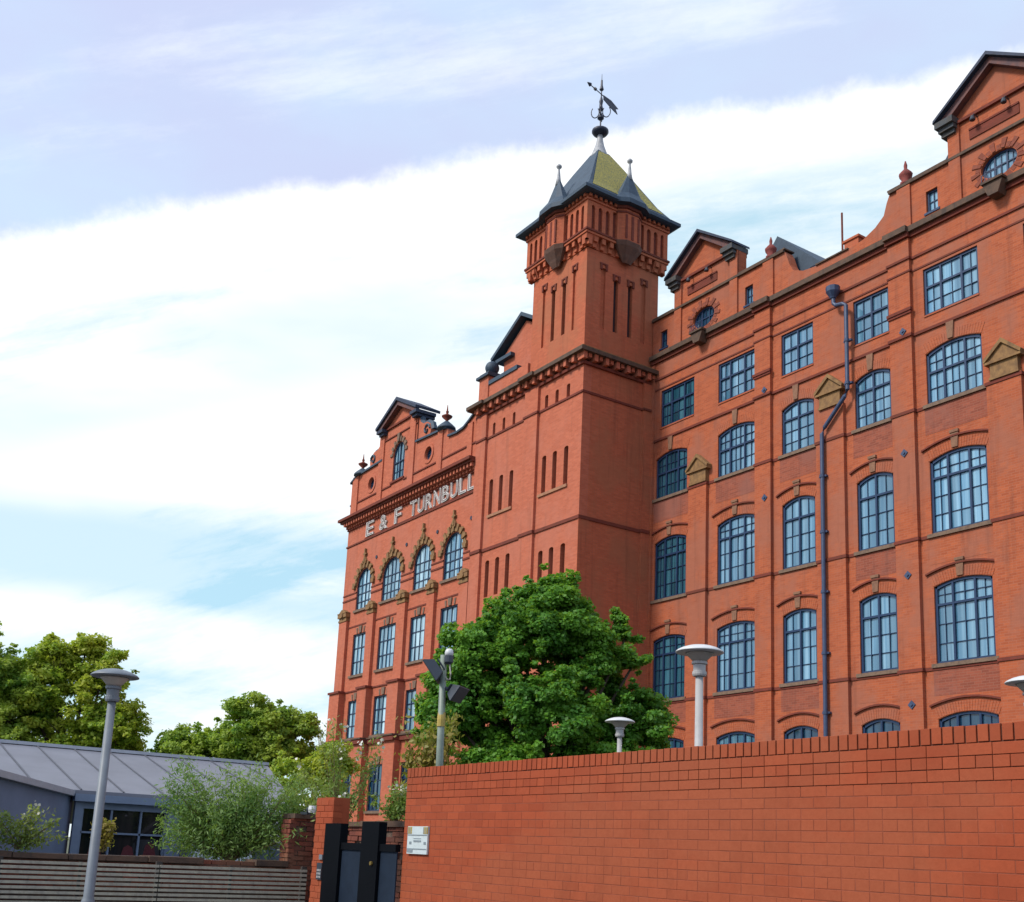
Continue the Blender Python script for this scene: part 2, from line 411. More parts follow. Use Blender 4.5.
def pil(fr, u0, u1, z0, z1, d, mat, name='pilaster'):
    m = MB(); m.obox(fr,u0,u1,-.02,d,z0,z1); return m.build(name, M[mat], mill)
PW = [(-30.62,-29.66,0,15.52),(-27.20,-26.45,0,21.25),(-24.40,-23.25,0,16.56),(-21.35,-20.55,0,21.25),(-18.08,-17.0,0,15.52),(-14.7,-13.9,0,21.25)]
for a,b,z0,z1 in PW: pil(FW,a,b,z0,z1,.13,'brick_wing')
for a,b in ((-26.85,-26.35),(-20.98,-20.48),(-14.3,-13.8)): pil(FW,a,b,21.65,23.15,.07,'brick_wing')
for gx in (G1,G2):
    for s in (-1,1): pil(FW, gx+s*1.55-.2, gx+s*1.55+.2, 21.65, 24.3, .07, 'brick_wing')
pil(FW,-33.0,-32.78,0,21.2,.10,'brick_wing')

def string(fr, u0, u1, z0, z1, d, pils, mat, name='string_course'):
    """a moulded string that steps out round each pilaster"""
    m = MB(); cur = u0
    for a,b,p in sorted(pils):
        if b < u0 or a > u1: continue
        if a-.04 > cur: m.obox(fr,cur,a-.04,-.02,d,z0,z1)
        m.obox(fr,max(u0,a-.04),min(u1,b+.04),-.02,p+d,z0,z1); cur = b+.04
    if cur < u1: m.obox(fr,cur,u1,-.02,d,z0,z1)
    return m.build(name, M[mat], mill)
full = [(a,b,.13) for a,b,z0,z1 in PW if z1 > 20]; allp = [(a,b,.13) for a,b,z0,z1 in PW]
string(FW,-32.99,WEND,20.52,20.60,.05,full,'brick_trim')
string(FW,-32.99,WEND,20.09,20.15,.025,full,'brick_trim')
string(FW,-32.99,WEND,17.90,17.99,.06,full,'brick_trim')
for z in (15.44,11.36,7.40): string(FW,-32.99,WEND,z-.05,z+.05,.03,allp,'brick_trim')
string(FW,-32.99,WEND,21.28,21.42,.09,full,'brick_trim','cornice')
string(FW,-32.99,WEND,21.42,21.61,.20,full,'dirty','cornice')
for a,b in ((-21.3,-13.85),(-33.0,-25.85)): string(FW,a,b,23.17,23.265,.09,[],'dirty')
for a,b,z in ((-32.99,-31.75,23.27),(-28.1,-25.8,23.27),(-21.35,-19.15,23.27),(-15.5,-13.8,23.27),(-24.4,-23.0,22.0)): m = MB(); m.obox(FW,a,b,-.46,.06,z,z+.05); m.build('parapet_coping', M['dirty'], mill)
for a,b,z1 in ((-27.20,-26.45,18.8),(-21.35,-20.55,18.8)):
    m = MB(); m.obox(FW,a-.05,b+.05,.10,.20,18.76,18.86); m.obox(FW,a-.03,b+.03,.10,.17,18.68,18.76); m.build('pilaster_band', M['brick_trim'], mill)

def arc_band(fr, x0, x1, s, r, t, d0, d1, m):
    a = seg_arc(x0,x1,s,r,12); 
    for i in range(12):
        (xa,za),(xb,zb) = a[i],a[i+1]
        m.prism(fr, [(xa,za),(xb,zb),(xb,zb+t),(xa,za+t)], d0, d1)
for c,ri,a,b,s,p,r,k in wing_windows:
    st = ('w3' if k==3 else 'w2') if ri < 4 else ('r3' if k==3 else 'r2')
    if ri == 3: st = 'w3a' if k==3 else 'w2'
    gl = 'glass_dark' if c=='A' else 'glass_low' if ri==0 and c!='B' else 'glass'
    win = put_window(YW,a,b,s,p,r,st,gl)
    if ri < 4:
        m = MB(); m.obox(FW,a-.12,b+.12,-.2,.07,s-.11,s+.002); sub(win,m,'sill',M['sill'])
    else:
        m = MB(); m.obox(FW,a,b,-.19,.03,s-.05,s+.002); sub(win,m,'sill',M['brick_wing'])
    if ri in (1,2,3):                        # re-laid brick apron under the sill
        h = MB(); h.obox(FW,a-.10,b+.10,-.01,.005,s-.92 if ri < 3 else s-.95,s-.115); sub(win,h,'apron',M['brick_panel' if (ri+int(a))%3 else 'brick_wing'])
    # rubbed brick arch over the opening and its hood
    if ri < 3:
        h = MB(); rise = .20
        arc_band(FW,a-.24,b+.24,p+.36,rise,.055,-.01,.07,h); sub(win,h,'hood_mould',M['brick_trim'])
    if ri < 4:
        h = MB(); top = seg_arc(a-.02,b+.02,p+.012,r,12); nb = int((b-a)/.078)
        for i in range(nb):
            xa = a-.02+(b-a+.04)*i/nb; xb = a-.02+(b-a+.04)*(i+1)/nb-.008
            f = lambda x: p+.012+r*(1-((2*x-a-b)/(b-a+.04))**2)
            lean = lambda x: (x-(a+b)/2)*.13
            h.prism(FW,[(xa,f(xa)),(xb,f(xb)),(xb+lean(xb),f(xb)+.30),(xa+lean(xa),f(xa)+.30)],-.01,.012)
        sub(win,h,'brick_arch',M['brick_wing'])
    c0 = (a+b)/2 - .05
    if ri in (1,2):
        kb = MB(); zt = p+r+.58
        kb.prism(FW,[(c0-.10,p+r+.05),(c0+.10,p+r+.05),(c0+.13,zt-.08),(c0-.13,zt-.08)],-.01,.05); kb.obox(FW,c0-.15,c0+.15,-.01,.075,zt-.08,zt)
        sub(win,kb,'keystone',M['buff_key'])
    if ri == 3:
        kb = MB(); kb.prism(FW,[(c0-.09,p+r+.04),(c0+.09,p+r+.04),(c0+.13,17.90),(c0-.13,17.90)],-.01,.06); sub(win,kb,'keystone',M['buff_key'])
for a,b in smalls:
    win = put_window(YW,a,b,21.86,22.6,0,'s2','glass' if a>-30 else 'glass_low',rec=.14)
    m = MB(); m.obox(FW,a-.07,b+.07,-.14,.03,21.79,21.862); sub(win,m,'sill',M['blue'])
for gx in (G1,G2):
    cx = gx-.12; n = 20; fr0 = frame((cx,YW+.16,22.30),(1,0,0),(0,-1,0)); f = MB()
    el = lambda k,sx: [(sx*.60*math.cos(2*math.pi*i/n), sx*.42*math.sin(2*math.pi*i/n)) for i in range(n)]
    o,i_ = el(0,1), el(0,.86)
    for q in range(n): f.prism(fr0,[i_[q],o[q],o[(q+1)%n],i_[(q+1)%n]],-.02,.05)
    for x in (-.2,.2): f.obox(fr0,x-.025,x+.025,-.02,.045,-.37,.37)
    f.obox(fr0,-.5,.5,-.018,.04,-.02,.02)
    for x in (-.38,0,.38): f.obox(fr0,x-.012,x+.012,-.015,.03,-.3,.3)
    win = f.build('window', M['blue'], mill)
    gp = MB(); gp.prism(fr0, el(0,.98), -.015, 0); gp.build('pane', M['glass' if gx==G2 else 'glass_low'], win)
    s = MB()
    for q in range(26):                      # radiating long and short brick voussoirs
        a = 2*math.pi*q/26; a2 = 2*math.pi*(q+.8)/26; L = .30 if q%2 else .16
        P = lambda t,e: ((.62+e)*math.cos(t),(.44+e)*math.sin(t))
        s.prism(fr0,[P(a,0),P(a,L),P(a2,L),P(a2,0)][::1] if False else [P(a,0),P(a,L),P(a2,L),P(a2,0)],.15,.17+(.02 if q%2 else 0))
    s.build('voussoirs', M['brick_vous'], win)
    for q in (0,.5,.25): pass
    b = MB(); bx = gx-.12                    # carved corbel below, with a small iron guard
    b.prism(FW,[(bx-.30,21.55),(bx-.30,21.48),(bx-.16,21.14),(bx+.16,21.14),(bx+.30,21.48),(bx+.30,21.55)],-.01,.38); b.obox(FW,bx-.35,bx+.35,-.01,.44,21.55,21.62)
    cb = b.build('corbel', M['dirty'], mill)
    b = MB()
    for i in range(7): x = bx-.32+i*.64/6; b.obox(FW,x-.008,x+.008,.40,.416,21.62,21.84)
    b.obox(FW,bx-.33,bx+.33,.398,.418,21.84,21.86)
    b.build('guard_rail', M['blue'], cb)
# gables: pediments with overhanging verges and cross roofs
for gx in (G1,G2):
    p = MB()
    gx -= .12; ap = (gx,25.80)
    for s in (-1,1):
        tip = (gx+s*1.92,24.50)
        poly = [(tip[0],tip[1]),(ap[0],ap[1]+.01),(ap[0],ap[1]+.13),(tip[0]-s*.02,tip[1]+.10)]
        if s > 0: poly = poly[::-1]
        p.prism(FW, poly, -.55, .40)
    rf = p.build('roof', M['slate_dark'], mill)
    b = MB()
    for s in (-1,1):
        tip = (gx+s*1.90,24.48)
        poly = [(tip[0]-s*.34,tip[1]-.06),(ap[0],ap[1]-.22),(ap[0],ap[1]+.008),(tip[0],tip[1]-.002)]
        if s > 0: poly = poly[::-1]
        b.prism(FW, poly, .0, .24)
    b.build('bargeboard', M['verge'], rf)
    for s in (-1,1):                          # moulded returns at the shoulders
        b = MB(); a0,a1 = sorted((gx+s*1.25, gx+s*1.88)); b.obox(FW,a0,a1,-.5,.36,24.30,24.50); a0,a1 = sorted((gx+s*1.28, gx+s*1.82)); b.obox(FW,a0,a1,-.5,.26,24.16,24.30)
        a0,a1 = sorted((gx+s*1.32, gx+s*1.78)); b.obox(FW,a0,a1,-.5,.16,24.02,24.16); b.build('eaves_return', M['dirty_blue'], mill)
    b = MB(); b.obox(FW,gx-1.3,gx+1.3,-.01,.10,24.28,24.38); b.build('string_course', M['brick_trim'], mill)
    b = MB(); b.obox(FW,gx-.9,gx+.75,-.01,.06,23.86,23.92); b.obox(FW,gx-.9,gx+.75,-.01,.035,23.56,23.86); b.build('brick_panel', M['brick_trim'], mill)
    for x in (gx-.62, gx+.42):
        b = MB(); b.tube([(x,YW,24.2),(x,YW-.18,24.22),(x,YW-.24,24.12)],.02,6); b.lathe((x,YW-.26,24.0),[(.05,.12),(.09,.0),(.08,-.03)],10); b.build('gable_lamp', M['flood'], mill)
# finials on the parapet piers
def finial(c, name, mats, s=1.0, pier=True):
    m = MB(); m.lathe(c,[(.19*s,0),(.19*s,.10*s),(.10*s,.14*s),(.20*s,.30*s),(.22*s,.40*s),(.12*s,.52*s),(.05*s,.60*s),(.06*s,.72*s),(.02*s,.88*s)],12)
    return m.build(name, M[mats], mill, True)
for x in (-26.6,-20.73): finial((x,YW+.1,23.27),'finial','red_clay',1.0)
# little roofs seen over the parapet
for xa,xb,xc,z in ((-28.6,-26.75,-24.6,24.45),(-20.7,-18.9,-17.0,24.75)):
    m = MB(); m.add([(xa,28.6,22.4),(xc,28.6,22.4),(xb,28.6,z),(xa,33,22.4),(xc,33,22.4),(xb,33,z)],[(0,1,2),(0,2,5,3),(1,4,5,2),(3,5,4)]); m.build('roof', M['slate'], mill)
m = MB(); m.add([(-33,28.42,21.8),(WEND,28.42,21.8),(WEND,36,23.6),(-33,36,23.6),(-33,46,21.8),(WEND,46,21.8)],[(0,1,2,3),(3,2,5,4)]); m.build('roof', M['slate'], mill)
m = MB(); m.box(WEND-.4,WEND,28.42,46,0,21.9); m.box(-53.5,WEND-.4,45.6,46,0,21.9); m.build('wall', M['brick_wing'], mill)
m = MB(); m.tube([(-23.75,28.6,22.0),(-23.75,28.6,23.95)],.035,6); m.build('mast', M['brick_trim'], mill)
m = MB(); m.box(-23.55,-22.95,28.45,28.8,21.7,22.62); m.box(-23.6,-22.9,28.40,28.85,22.62,22.70); m.build('chimney', M['brick_side'], mill)
m = MB(); m.tube([(-25.1,28.5,22.42),(-23.7,28.5,22.42)],.02,6); m.build('cable', M['iron'], mill)
# stone caps that end the shorter pilasters
for a,b in ((-30.62,-29.66),(-24.40,-23.25),(-18.08,-17.0)):
    c0 = (a+b)/2+.05; m = MB(); zc = 1.05 if -25<a<-24 else 0
    m.obox(FW,c0-.43,c0+.43,-.01,.17,15.58+zc,16.02+zc); m.obox(FW,c0-.46,c0+.46,-.01,.20,15.50+zc,15.58+zc)
    m.prism(FW,[(c0-.54,16.02+zc),(c0+.54,16.02+zc),(c0+.54,16.10+zc),(c0,16.60+zc),(c0-.54,16.10+zc)],-.01,.19)
    cap = m.build('pilaster_cap', M['ochre'], mill)
    m = MB()
    for s in (-1,1):
        poly = [(c0+s*.57,16.04+zc),(c0,16.52+zc),(c0,16.66+zc),(c0+s*.60,16.13+zc)]
        m.prism(FW, poly if s<0 else poly[::-1], -.01, .26)
    m.obox(FW,c0-.57,c0+.57,-.01,.24,15.98+zc,16.05+zc); m.build('cap_moulding', M['ochre'], cap)
# tie plates
for x,z in ((-20.93,14.15),(-20.93,10.3),(-20.93,6.4),(-20.85,18.14),(-26.72,18.13),(-26.72,14.13)):
    m = MB(); q = frame((x,YW-.13,z),(1,0,0),(0,-1,0)); m.prism(q,[(0,-.13),(.13,0),(0,.13),(-.13,0)],-.01,.03); m.prism(q,[(0,-.05),(.05,0),(0,.05),(-.05,0)],-.01,.06)
    m.build('tie_plate', M['pipe'], mill)
# rainwater pipe
py = YW-.25
m = MB(); m.tube([(-23.48,py,20.38),(-23.46,py,20.12),(-23.36,py,20.02),(-23.08,py,19.96),(-22.95,py,19.86),(-22.95,py,16.88),(-23.07,py,16.68),(-23.92,py,15.86),(-24.04,py,15.66),(-24.06,py,.1)],.07,10)
for z in (18.6,17.1,14.2,12.3,10.3,8.3,6.4,4.4): 
    x = -22.95 if z > 16 else -24.05
    m.lathe((x,py,z),[(.09,-.05),(.09,.05)],10); m.box(x-.15,x+.15,py+.02,py+.13,z-.03,z+.03)
dp = m.build('downpipe', M['pipe'], mill, False)
m = MB(); m.lathe((-23.48,py,20.36),[(.10,-.05),(.12,.0),(.23,.18),(.24,.36),(.19,.36)],10); m.build('hopper', M['pipe'], dp)

# --- tower ----------------------------------------------------------------------
def slit(x, w, z0, z1): return opening(x-w/2,x+w/2,z0,z1-w*.3,w*.3,'ell')
slits = []
for x in (-39.35,-38.58,-37.80): slits += [slit(x,.30,12.1,13.70),slit(x,.28,15.70,17.30),slit(x,.20,19.31,19.88)]
for x in (-35.44,-34.72,-33.96): slits += [slit(x,.30,11.8,13.34),slit(x,.28,15.72,17.28),slit(x,.22,19.32,19.88)]
w = MB(); w.slab(FT,[(-40.6,0),(-33.0,0),(-33.0,20.4),(-40.6,20.4)],slits,.4); w.build('wall', M['brick_front'], mill)
w = MB(); w.slab(FS,[(24.92,0),(28.0,0),(28.0,20.4),(24.92,20.4)],[],.4); w.build('wall', M['brick_side'], mill)
for s in slits:
    x0 = min(p[0] for p in s); x1 = max(p[0] for p in s); z0 = min(p[1] for p in s); z1 = max(p[1] for p in s)
    m = MB(); m.obox(FT,x0-.02,x1+.02,-.41,-.22,z0-.02,z1+.02); m.build('slit_window', M['black'], mill)
PT = [(-40.6,-39.82),(-36.85,-35.90)]
for a,b in PT: pil(FT,a,b,0,20.38,.12,'brick_front')
m = MB(); m.obox(FS,27.5,27.98,-.02,.12,0,20.38); m.build('pilaster', M['brick_side'], mill)
m = MB(); m.obox(FS,24.5,25.0,-.02,.015,0,14.2); m.build('pilaster', M['brick_side'], mill)
tp = [(a,b,.12) for a,b in PT]
for z0,z1,d in ((14.13,14.26,.05),(19.22,19.31,.045)):
    string(FT,-40.6,-33.0,z0,z1,d,tp,'brick_trim'); string(FS,24.52-d,27.86,z0,z1,d,[(27.5,27.9,.12)],'brick_trim')
for a,b in ((-39.5,-37.65),(-35.75,-33.8)):
    m = MB(); m.obox(FT,a,b,-.3,.06,15.58,15.695); m.build('sill', M['ochre_red'], mill)
# heavy corbelled cornice of the tower base
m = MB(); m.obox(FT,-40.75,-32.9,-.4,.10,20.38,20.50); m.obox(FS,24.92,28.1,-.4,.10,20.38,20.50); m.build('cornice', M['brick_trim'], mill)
m = MB(); i = 0; x = -40.7
while x < -32.95:
    m.obox(FT,x,x+.16,-.1,.30 if i%2 else .24,20.50 if i%2 else 20.62,20.78); x += .27; i += 1
y = 24.3
while y < 28.0:
    m.obox(FS,y,y+.16,-.1,.30 if i%2 else .24,20.50 if i%2 else 20.62,20.78); y += .27; i += 1
m.build('cornice_bracket', M['brick_front'], mill)
m = MB(); m.obox(FT,-41.05,-32.60,-.4,.40,20.78,20.94); m.obox(FS,24.92,28.05,-.4,.40,20.78,20.94)
m.build('cornice', M['dirty'], mill)
m = MB(); m.obox(FT,-40.95,-32.72,-.4,.28,20.942,21.04); m.obox(FS,24.92,28.0,-.4,.28,20.942,21.04)
m.build('cornice', M['ochre'], mill)
for a,b in ((-40.98,-39.7),(-36.9,-35.85)):
    m = MB(); m.obox(FT,a,b,-.38,.50,20.785,20.938); m.build('cornice', M['dirty'], mill)
m = MB(); m.add([(-40.6,24.9,20.9),(-33.4,24.9,20.9),(-33.4,30,20.9),(-40.6,30,20.9)],[(0,1,2,3)]); m.build('roof', M['slate'], mill)
# parapet, ball pier and small gable left of the shaft
m = MB(); m.obox(FT,-40.62,-39.86,-.7,.10,21.04,22.22); m.build('parapet_pier', M['brick_front'], mill)
m = MB(); m.obox(FT,-40.74,-39.74,-.82,.22,22.22,22.34); m.obox(FT,-40.62,-39.86,-.70,.10,22.34,22.46); q = m.build('pier_cap', M['slate'], mill)
m = MB(); m.lathe((-40.24,YT+.3,22.44),[(.10,0),(.12,.06)]+[(.32*math.sin(a),.36-.32*math.cos(a)) for a in [R(25+13*i) for i in range(12)]],18); m.build('ball_finial', M['slate'], q, True)
m = MB(); m.obox(FT,-39.86,-36.86,-.36,.04,21.04,21.78); m.build('parapet', M['brick_front'], mill)
m = MB(); m.obox(FT,-39.86,-37.62,-.44,.10,21.78,21.96); m.build('parapet_coping', M['slate'], mill)
FG = frame((0,25.25,0),(1,0,0),(0,-1,0))
m = MB(); m.prism(FG,[(-39.95,21.0),(-36.82,21.0),(-36.82,23.75),(-38.3,24.5),(-39.95,23.45)],-.4,0); m.build('wall', M['brick_front'], mill)
m = MB(); m.prism(FG,[(-40.6,23.30),(-38.3,24.66),(-38.3,24.84),(-40.66,23.44)],-5,.3); m.prism(FG,[(-38.3,24.66),(-36.82,23.80),(-36.82,23.98),(-38.3,24.84)],-5,.3); m.obox(FG,-40.35,-39.1,-.6,.22,23.12,23.28)
m.build('roof', M['slate'], mill)

# shaft and belfry: four faces built the same way
CT = (-34.93,26.42)
def face(k):
    U = [(1,0,0),(0,1,0),(-1,0,0),(0,-1,0)][k]; N = [(0,-1,0),(1,0,0),(0,1,0),(-1,0,0)][k]
    return frame((CT[0],CT[1],0),U,N)
hs, hu = 1.86, 2.12
sh = MB(); bl = MB(); dk = MB(); cap = MB()
for k in range(4):
    F = face(k); th = .35
    rec = []
    wins = []
    for u,z0,z1,win in ((-1.02,22.15,24.80,0),(-.36,22.2,24.50,1),(.38,22.2,24.50,1),(1.08,22.15,24.80,0)):
        rec.append([(u-.115,z0),(u+.115,z0),(u+.115,z1),(u-.115,z1)]); wins.append((u,z0,z1,win))
    hw = hs if k%2==0 else hs-th
    # corners: faces 0 and 2 run full width, 1 and 3 between them
    sh.slab(F,[(-hw,20.9),(hw,20.9),(hw,25.5),(-hw,25.5)],rec,th,d=hs)
    for u,z0,z1,win in wins:
        if win: dk.obox(F,u-.13,u+.13,hs-.36,hs-.16,z0-.01,z1+.01)
        else:
            sh.obox(F,u-.13,u+.13,hs-.36,hs-.09,z0-.01,z1+.01)
        cap = MB()
        for q in (-.17,.10): cap.obox(F,u+q,u+q+.09,hs-.02,hs+.05,z1-.10,z1+.145)
        cap.obox(F,u-.19,u+.21,hs-.02,hs+.035,z1+.14,z1+.20); cap.build('label_stop', M['brick_trim'], mill)
sh.build('tower_shaft', M['brick_side'], mill); dk.build('slit_window', M['black'], mill)
# corbel table
cb = MB(); cbd = MB()
for k in range(4):
    F = face(k)
    cb.prism(F,[(-hs-.05,25.45),(hs+.05,25.45),(hu,25.92),(-hu,25.92)],hs-.4,hs+.035)
    n = 11
    for i in range(n):
        u = -hu+.1+(2*hu-.2)*i/(n-1)
        cb.obox(F,u-.085,u+.085,hs-.05,hs+.13,25.46,25.66); cb.obox(F,u-.085,u+.085,hs-.05,hs+.24,25.66,25.90)
    if k%2==0: cb.obox(F,-hu-.03,hu+.03,hs-.5,hu+.03,25.90,26.00)
    else: cb.obox(F,-(hs-.5),hs-.5,hs-.5,hu+.03,25.90,26.00)
cb.build('corbel_table', M['brick_side'], mill)
m = MB()
for k in range(4):
    F = face(k); w_ = hu+.07 if k%2==0 else hs-.5
    m.obox(F,-w_,w_,hs-.5,hu+.07,26.00,26.08)
m.build('string_course', M['brick_trim'], mill)
# belfry walls with blind arcading
bf = MB(); ar = MB()
for k in range(4):
    F = face(k); hw = hu-.1 if k%2==0 else hu-.45
    bf.obox(F,-hw,hw,hu-.45,hu-.1,26.08,27.75)
    us = [-2.0,-1.64,-1.27,-.90,.90,1.27,1.64,2.0]
    for i,u in enumerate(us):
        wd = .17 if 0 < i < 7 else .22
        ar.obox(F,max(-hu,u-wd/2),min(hu,u+wd/2),hu-.11,hu if k%2==0 or abs(u)<1.9 else hu-.002,26.08,27.25)
    w_ = hu if k%2==0 else hu-.11
    # arched heads between the strips
    for i in range(7):
        if i == 3: continue
        a = us[i]+.085; b = us[i+1]-.085; arc = ell_arc(a,b,27.02,.16,8)
        ar.prism(F,[(a,27.25)]+arc+[(b,27.25)] if False else arc[::-1]+[(a,27.25),(b,27.25)][0:0]+[(a-.001,27.26),(b+.001,27.26)][0:0] if False else [(b,27.25),(a,27.25)]+arc, hu-.11, hu-.003)
    ar.obox(F,-w_,w_,hu-.11,hu-.001,27.25,27.34)
    ar.obox(F,-(hu+.05 if k%2==0 else hu-.11),(hu+.05 if k%2==0 else hu-.11),hu-.11,hu+.05,27.34,27.42)
    ar.obox(F,-w_,w_,hu-.11,hu+.01,27.42,27.75)
    for i in range(17):
        u = -hu+.08+(2*hu-.16)*i/16; ar.obox(F,u-.06,u+.06,hu,hu+.12,27.46,27.62)
    ar.obox(F,-(hu+.15 if k%2==0 else hu-.11),(hu+.15 if k%2==0 else hu-.11),hu-.10,hu+.15,27.62,27.74)
bf.build('belfry', M['brick_trim'], mill); ar.build('arcading', M['brick_side'], mill)
# half-hexagon oriels
for k in range(4):
    F = face(k); m = MB()
    def hexa(r, d, z): return [(-r,d-.62 if False else hu-.11),( -r*.52,d),(r*.52,d),(r,hu-.11)]
    def ring(m, prof):
        P = [[F(u,dd,z) for u,dd in ((-r,hu-.11),(-r,hu-.11+(d-hu+.11)*.45),(-r*.5,d),(r*.5,d),(r,hu-.11+(d-hu+.11)*.45),(r,hu-.11))] for r,d,z in prof]
        n = 6; vs = [p for q in P for p in q]; fs = []
        for i in range(len(P)-1):
            for j in range(n-1): fs.append((i*n+j,i*n+j+1,(i+1)*n+j+1,(i+1)*n+j))
        fs += [tuple(range(n-1,-1,-1)), tuple(range((len(P)-1)*n,len(P)*n))]
        m.add(vs,fs)
    ring(m,[(.62,hu+.26,26.05),(.62,hu+.26,27.6)]); o = m.build('oriel', M['brick_side'], mill)
    m = MB(); ring(m,[(.65,hu+.29,27.28),(.65,hu+.29,27.36)]); ring(m,[(.70,hu+.34,27.46),(.70,hu+.34,27.58)])
    for u0,u1 in ((-.36,-.26),(-.06,.06),(.26,.36)): m.obox(F,u0,u1,hu+.255,hu+.28,26.15,27.2)
    m.build('moulding', M['brick_trim'], o)
    m = MB(); ring(m,[(.20,hu-.02,25.25),(.34,hu+.08,25.45),(.42,hu+.12,25.56),(.62,hu+.28,25.86),(.67,hu+.33,26.04)]); m.build('corbel', M['dirty_red'], o)
# roof
def sq(h,z): return [(CT[0]-h,CT[1]-h,z),(CT[0]+h,CT[1]-h,z),(CT[0]+h,CT[1]+h,z),(CT[0]-h,CT[1]+h,z)]
def pyr(m, prof):
    vs = [p for h,z in prof for p in sq(h,z)]; fs = [(3,2,1,0)]
    for i in range(len(prof)-1):
        for j in range(4): fs.append((i*4+j,i*4+(j+1)%4,(i+1)*4+(j+1)%4,(i+1)*4+j))
    n = len(prof)-1; fs.append((n*4,n*4+1,n*4+2,n*4+3)); m.add(vs,fs)
m = MB(); pyr(m,[(2.40,27.58),(2.50,27.62),(2.50,27.76),(2.18,28.02),(1.80,28.55),(1.30,29.48),(.80,30.42),(.30,31.30)])
roof = m.build('tower_roof', M['slate'], mill)
m = MB(); prof = [(2.10,28.14),(1.82,28.55),(1.30,29.50),(.80,30.45),(.36,31.20)]
for k in range(4):                              # lichened tiling in the middle of each slope, leaving slate hips
    F = face(k)
    for (h0,z0),(h1,z1) in zip(prof[:-1],prof[1:]):
        vs = [F(-h0*.90,h0+.012,z0),F(h0*.90,h0+.012,z0),F(h1*.90,h1+.012,z1),F(-h1*.90,h1+.012,z1)]
        if k == 1: m.add(vs,[(0,1,2,3)])
m.build('tile_field', M['lichen'], roof)
m = MB(); m.lathe((CT[0],CT[1],0),[(.42,31.10),(.36,31.28),(.20,31.72),(.13,32.05),(.12,32.25)],16); m.build('lead_cap', M['lead'], roof, True)
m = MB(); m.lathe((CT[0],CT[1],32.40),[(.12,-.14),(.30,-.08),(.37,.02),(.36,.10),(.26,.17),(.05,.22)],18); m.build('ball_finial', M['iron'], roof, True)
for k in range(4):
    F = face(k); m = MB(); e = hu+.10
    base = [(-.88,e-.3,27.78),(-.88,e+.22,27.78),(-.42,e+.48,27.78),(.42,e+.48,27.78),(.88,e+.22,27.78),(.88,e-.3,27.78)]
    mid = [(u*.62,(d-e)*.6+e-.10,28.22) for u,d,z in base]; top = [(u*.09,e-.12+(d-e)*.08,29.25) for u,d,z in base]; bot = [(u,d,27.585) for u,d,z in base]
    vs = [F(u,d,z) for q in (bot,base,mid,top) for u,d,z in q]
    n = 6; fs = [(5,4,3,2,1,0)]+[(i*n+j,i*n+j+1,(i+1)*n+j+1,(i+1)*n+j) for i in range(3) for j in range(n-1)]+[tuple(range(18,24))]
    fs += [(i*n+5,i*n,(i+1)*n,(i+1)*n+5) for i in range(3)]
    m.add(vs,fs); o = m.build('turret_roof', M['slate'], mill)
    c = F(0,e-.12,0); m = MB(); m.lathe((c[0],c[1],0),[(.14,29.0),(.09,29.30),(.045,29.70),(.045,29.80),(.11,29.85),(.12,29.92),(.05,30.0)],12); m.build('finial', M['lead'], o, True)
# weather vane
m = MB(); x,y = CT
m.tube([(x,y,32.5),(x,y,34.2),(x,y,35.3)],[.035,.03,.010],8)
m.lathe((x,y,33.10),[(.03,-.12),(.15,.0),(.14,.10),(.04,.2)],10); m.lathe((x,y,34.75),[(.03,-.3),(.10,-.22),(.05,0),(.04,.25)],8)
m.lathe((x,y,33.85),[(.04,-.4),(.10,-.3),(.06,-.1),(.09,.1),(.04,.3)],8)
vane = m.build('weather_vane', M['iron'], mill)
m = MB(); d = Vector((-.259,.966,0)).normalized()
V = lambda t,z: (x+d.x*t, y+d.y*t, z)
m.tube([V(-1.0,34.30),V(1.0,34.30)],.022,6); m.tube([V(-1.0,34.30),V(-.8,34.30)],[.02,.09],6); m.tube([V(-.5,34.30),V(-.4,34.30)],.07,6)
pl = [V(.15,34.34),V(.7,34.40),V(1.25,34.28),V(1.05,34.16),V(1.2,33.98),V(.75,34.02),V(.15,34.14)]
nn = Vector((-d.y,d.x,0))*.015
m.add([tuple(Vector(p)-nn) for p in pl]+[tuple(Vector(p)+nn) for p in pl],[tuple(range(7)),tuple(range(13,6,-1))]+[(i,7+i,7+(i+1)%7,(i+1)%7) for i in range(7)])
m.build('arrow', M['iron'], vane)
for k in range(4):
    a = R(45+90*k); D = Vector((math.cos(a),math.sin(a),0)); pts = []
    for i in range(14):
        t = i/13*math.pi*1.5; r = .17; pts.append((x+D.x*(.25+r*math.cos(t+2.4)),y+D.y*(.25+r*math.cos(t+2.4)),33.42+.30*math.sin(t+2.4)*.9))
    m = MB(); m.tube(pts,.022,6); m.build('scroll', M['iron'], vane)

# --- left gabled front --------------------------------------------------------------
XL, XR = -53.6, -40.6
fx = [(-52.05,-50.38),(-49.20,-47.25),(-46.0,-44.32),(-43.22,-41.52)]
holes = []; fw_ = []
for a,b in fx:
    for s,p,r in ((3.32,5.50,0),(6.9,8.80,0),(10.08,12.22,0),(13.48,14.78,.82)):
        holes.append(opening(a,b,s,p,r,'ell')); fw_.append((a,b,s,p,r))
holes.append(opening(-48.92,-47.72,19.62,20.98,.62,'ell'))
rounds = [-51.22,-45.25]
for rx in rounds: holes.append([(rx+.33*math.cos(2*math.pi*i/18),20.13+.33*math.sin(2*math.pi*i/18)) for i in range(18)])
GC = -48.3
out = [(XL,0),(XR,0),(XR,20.9),(-41.1,20.85),(-41.55,20.62),(-42.0,20.42),(-42.6,20.36),(-43.4,20.42),(-43.6,20.9),(-46.55,21.05),(-46.55,22.62),(GC,23.55),(-50.05,22.62),(-50.05,21.05),(-53.0,20.95),(XL,20.7)]
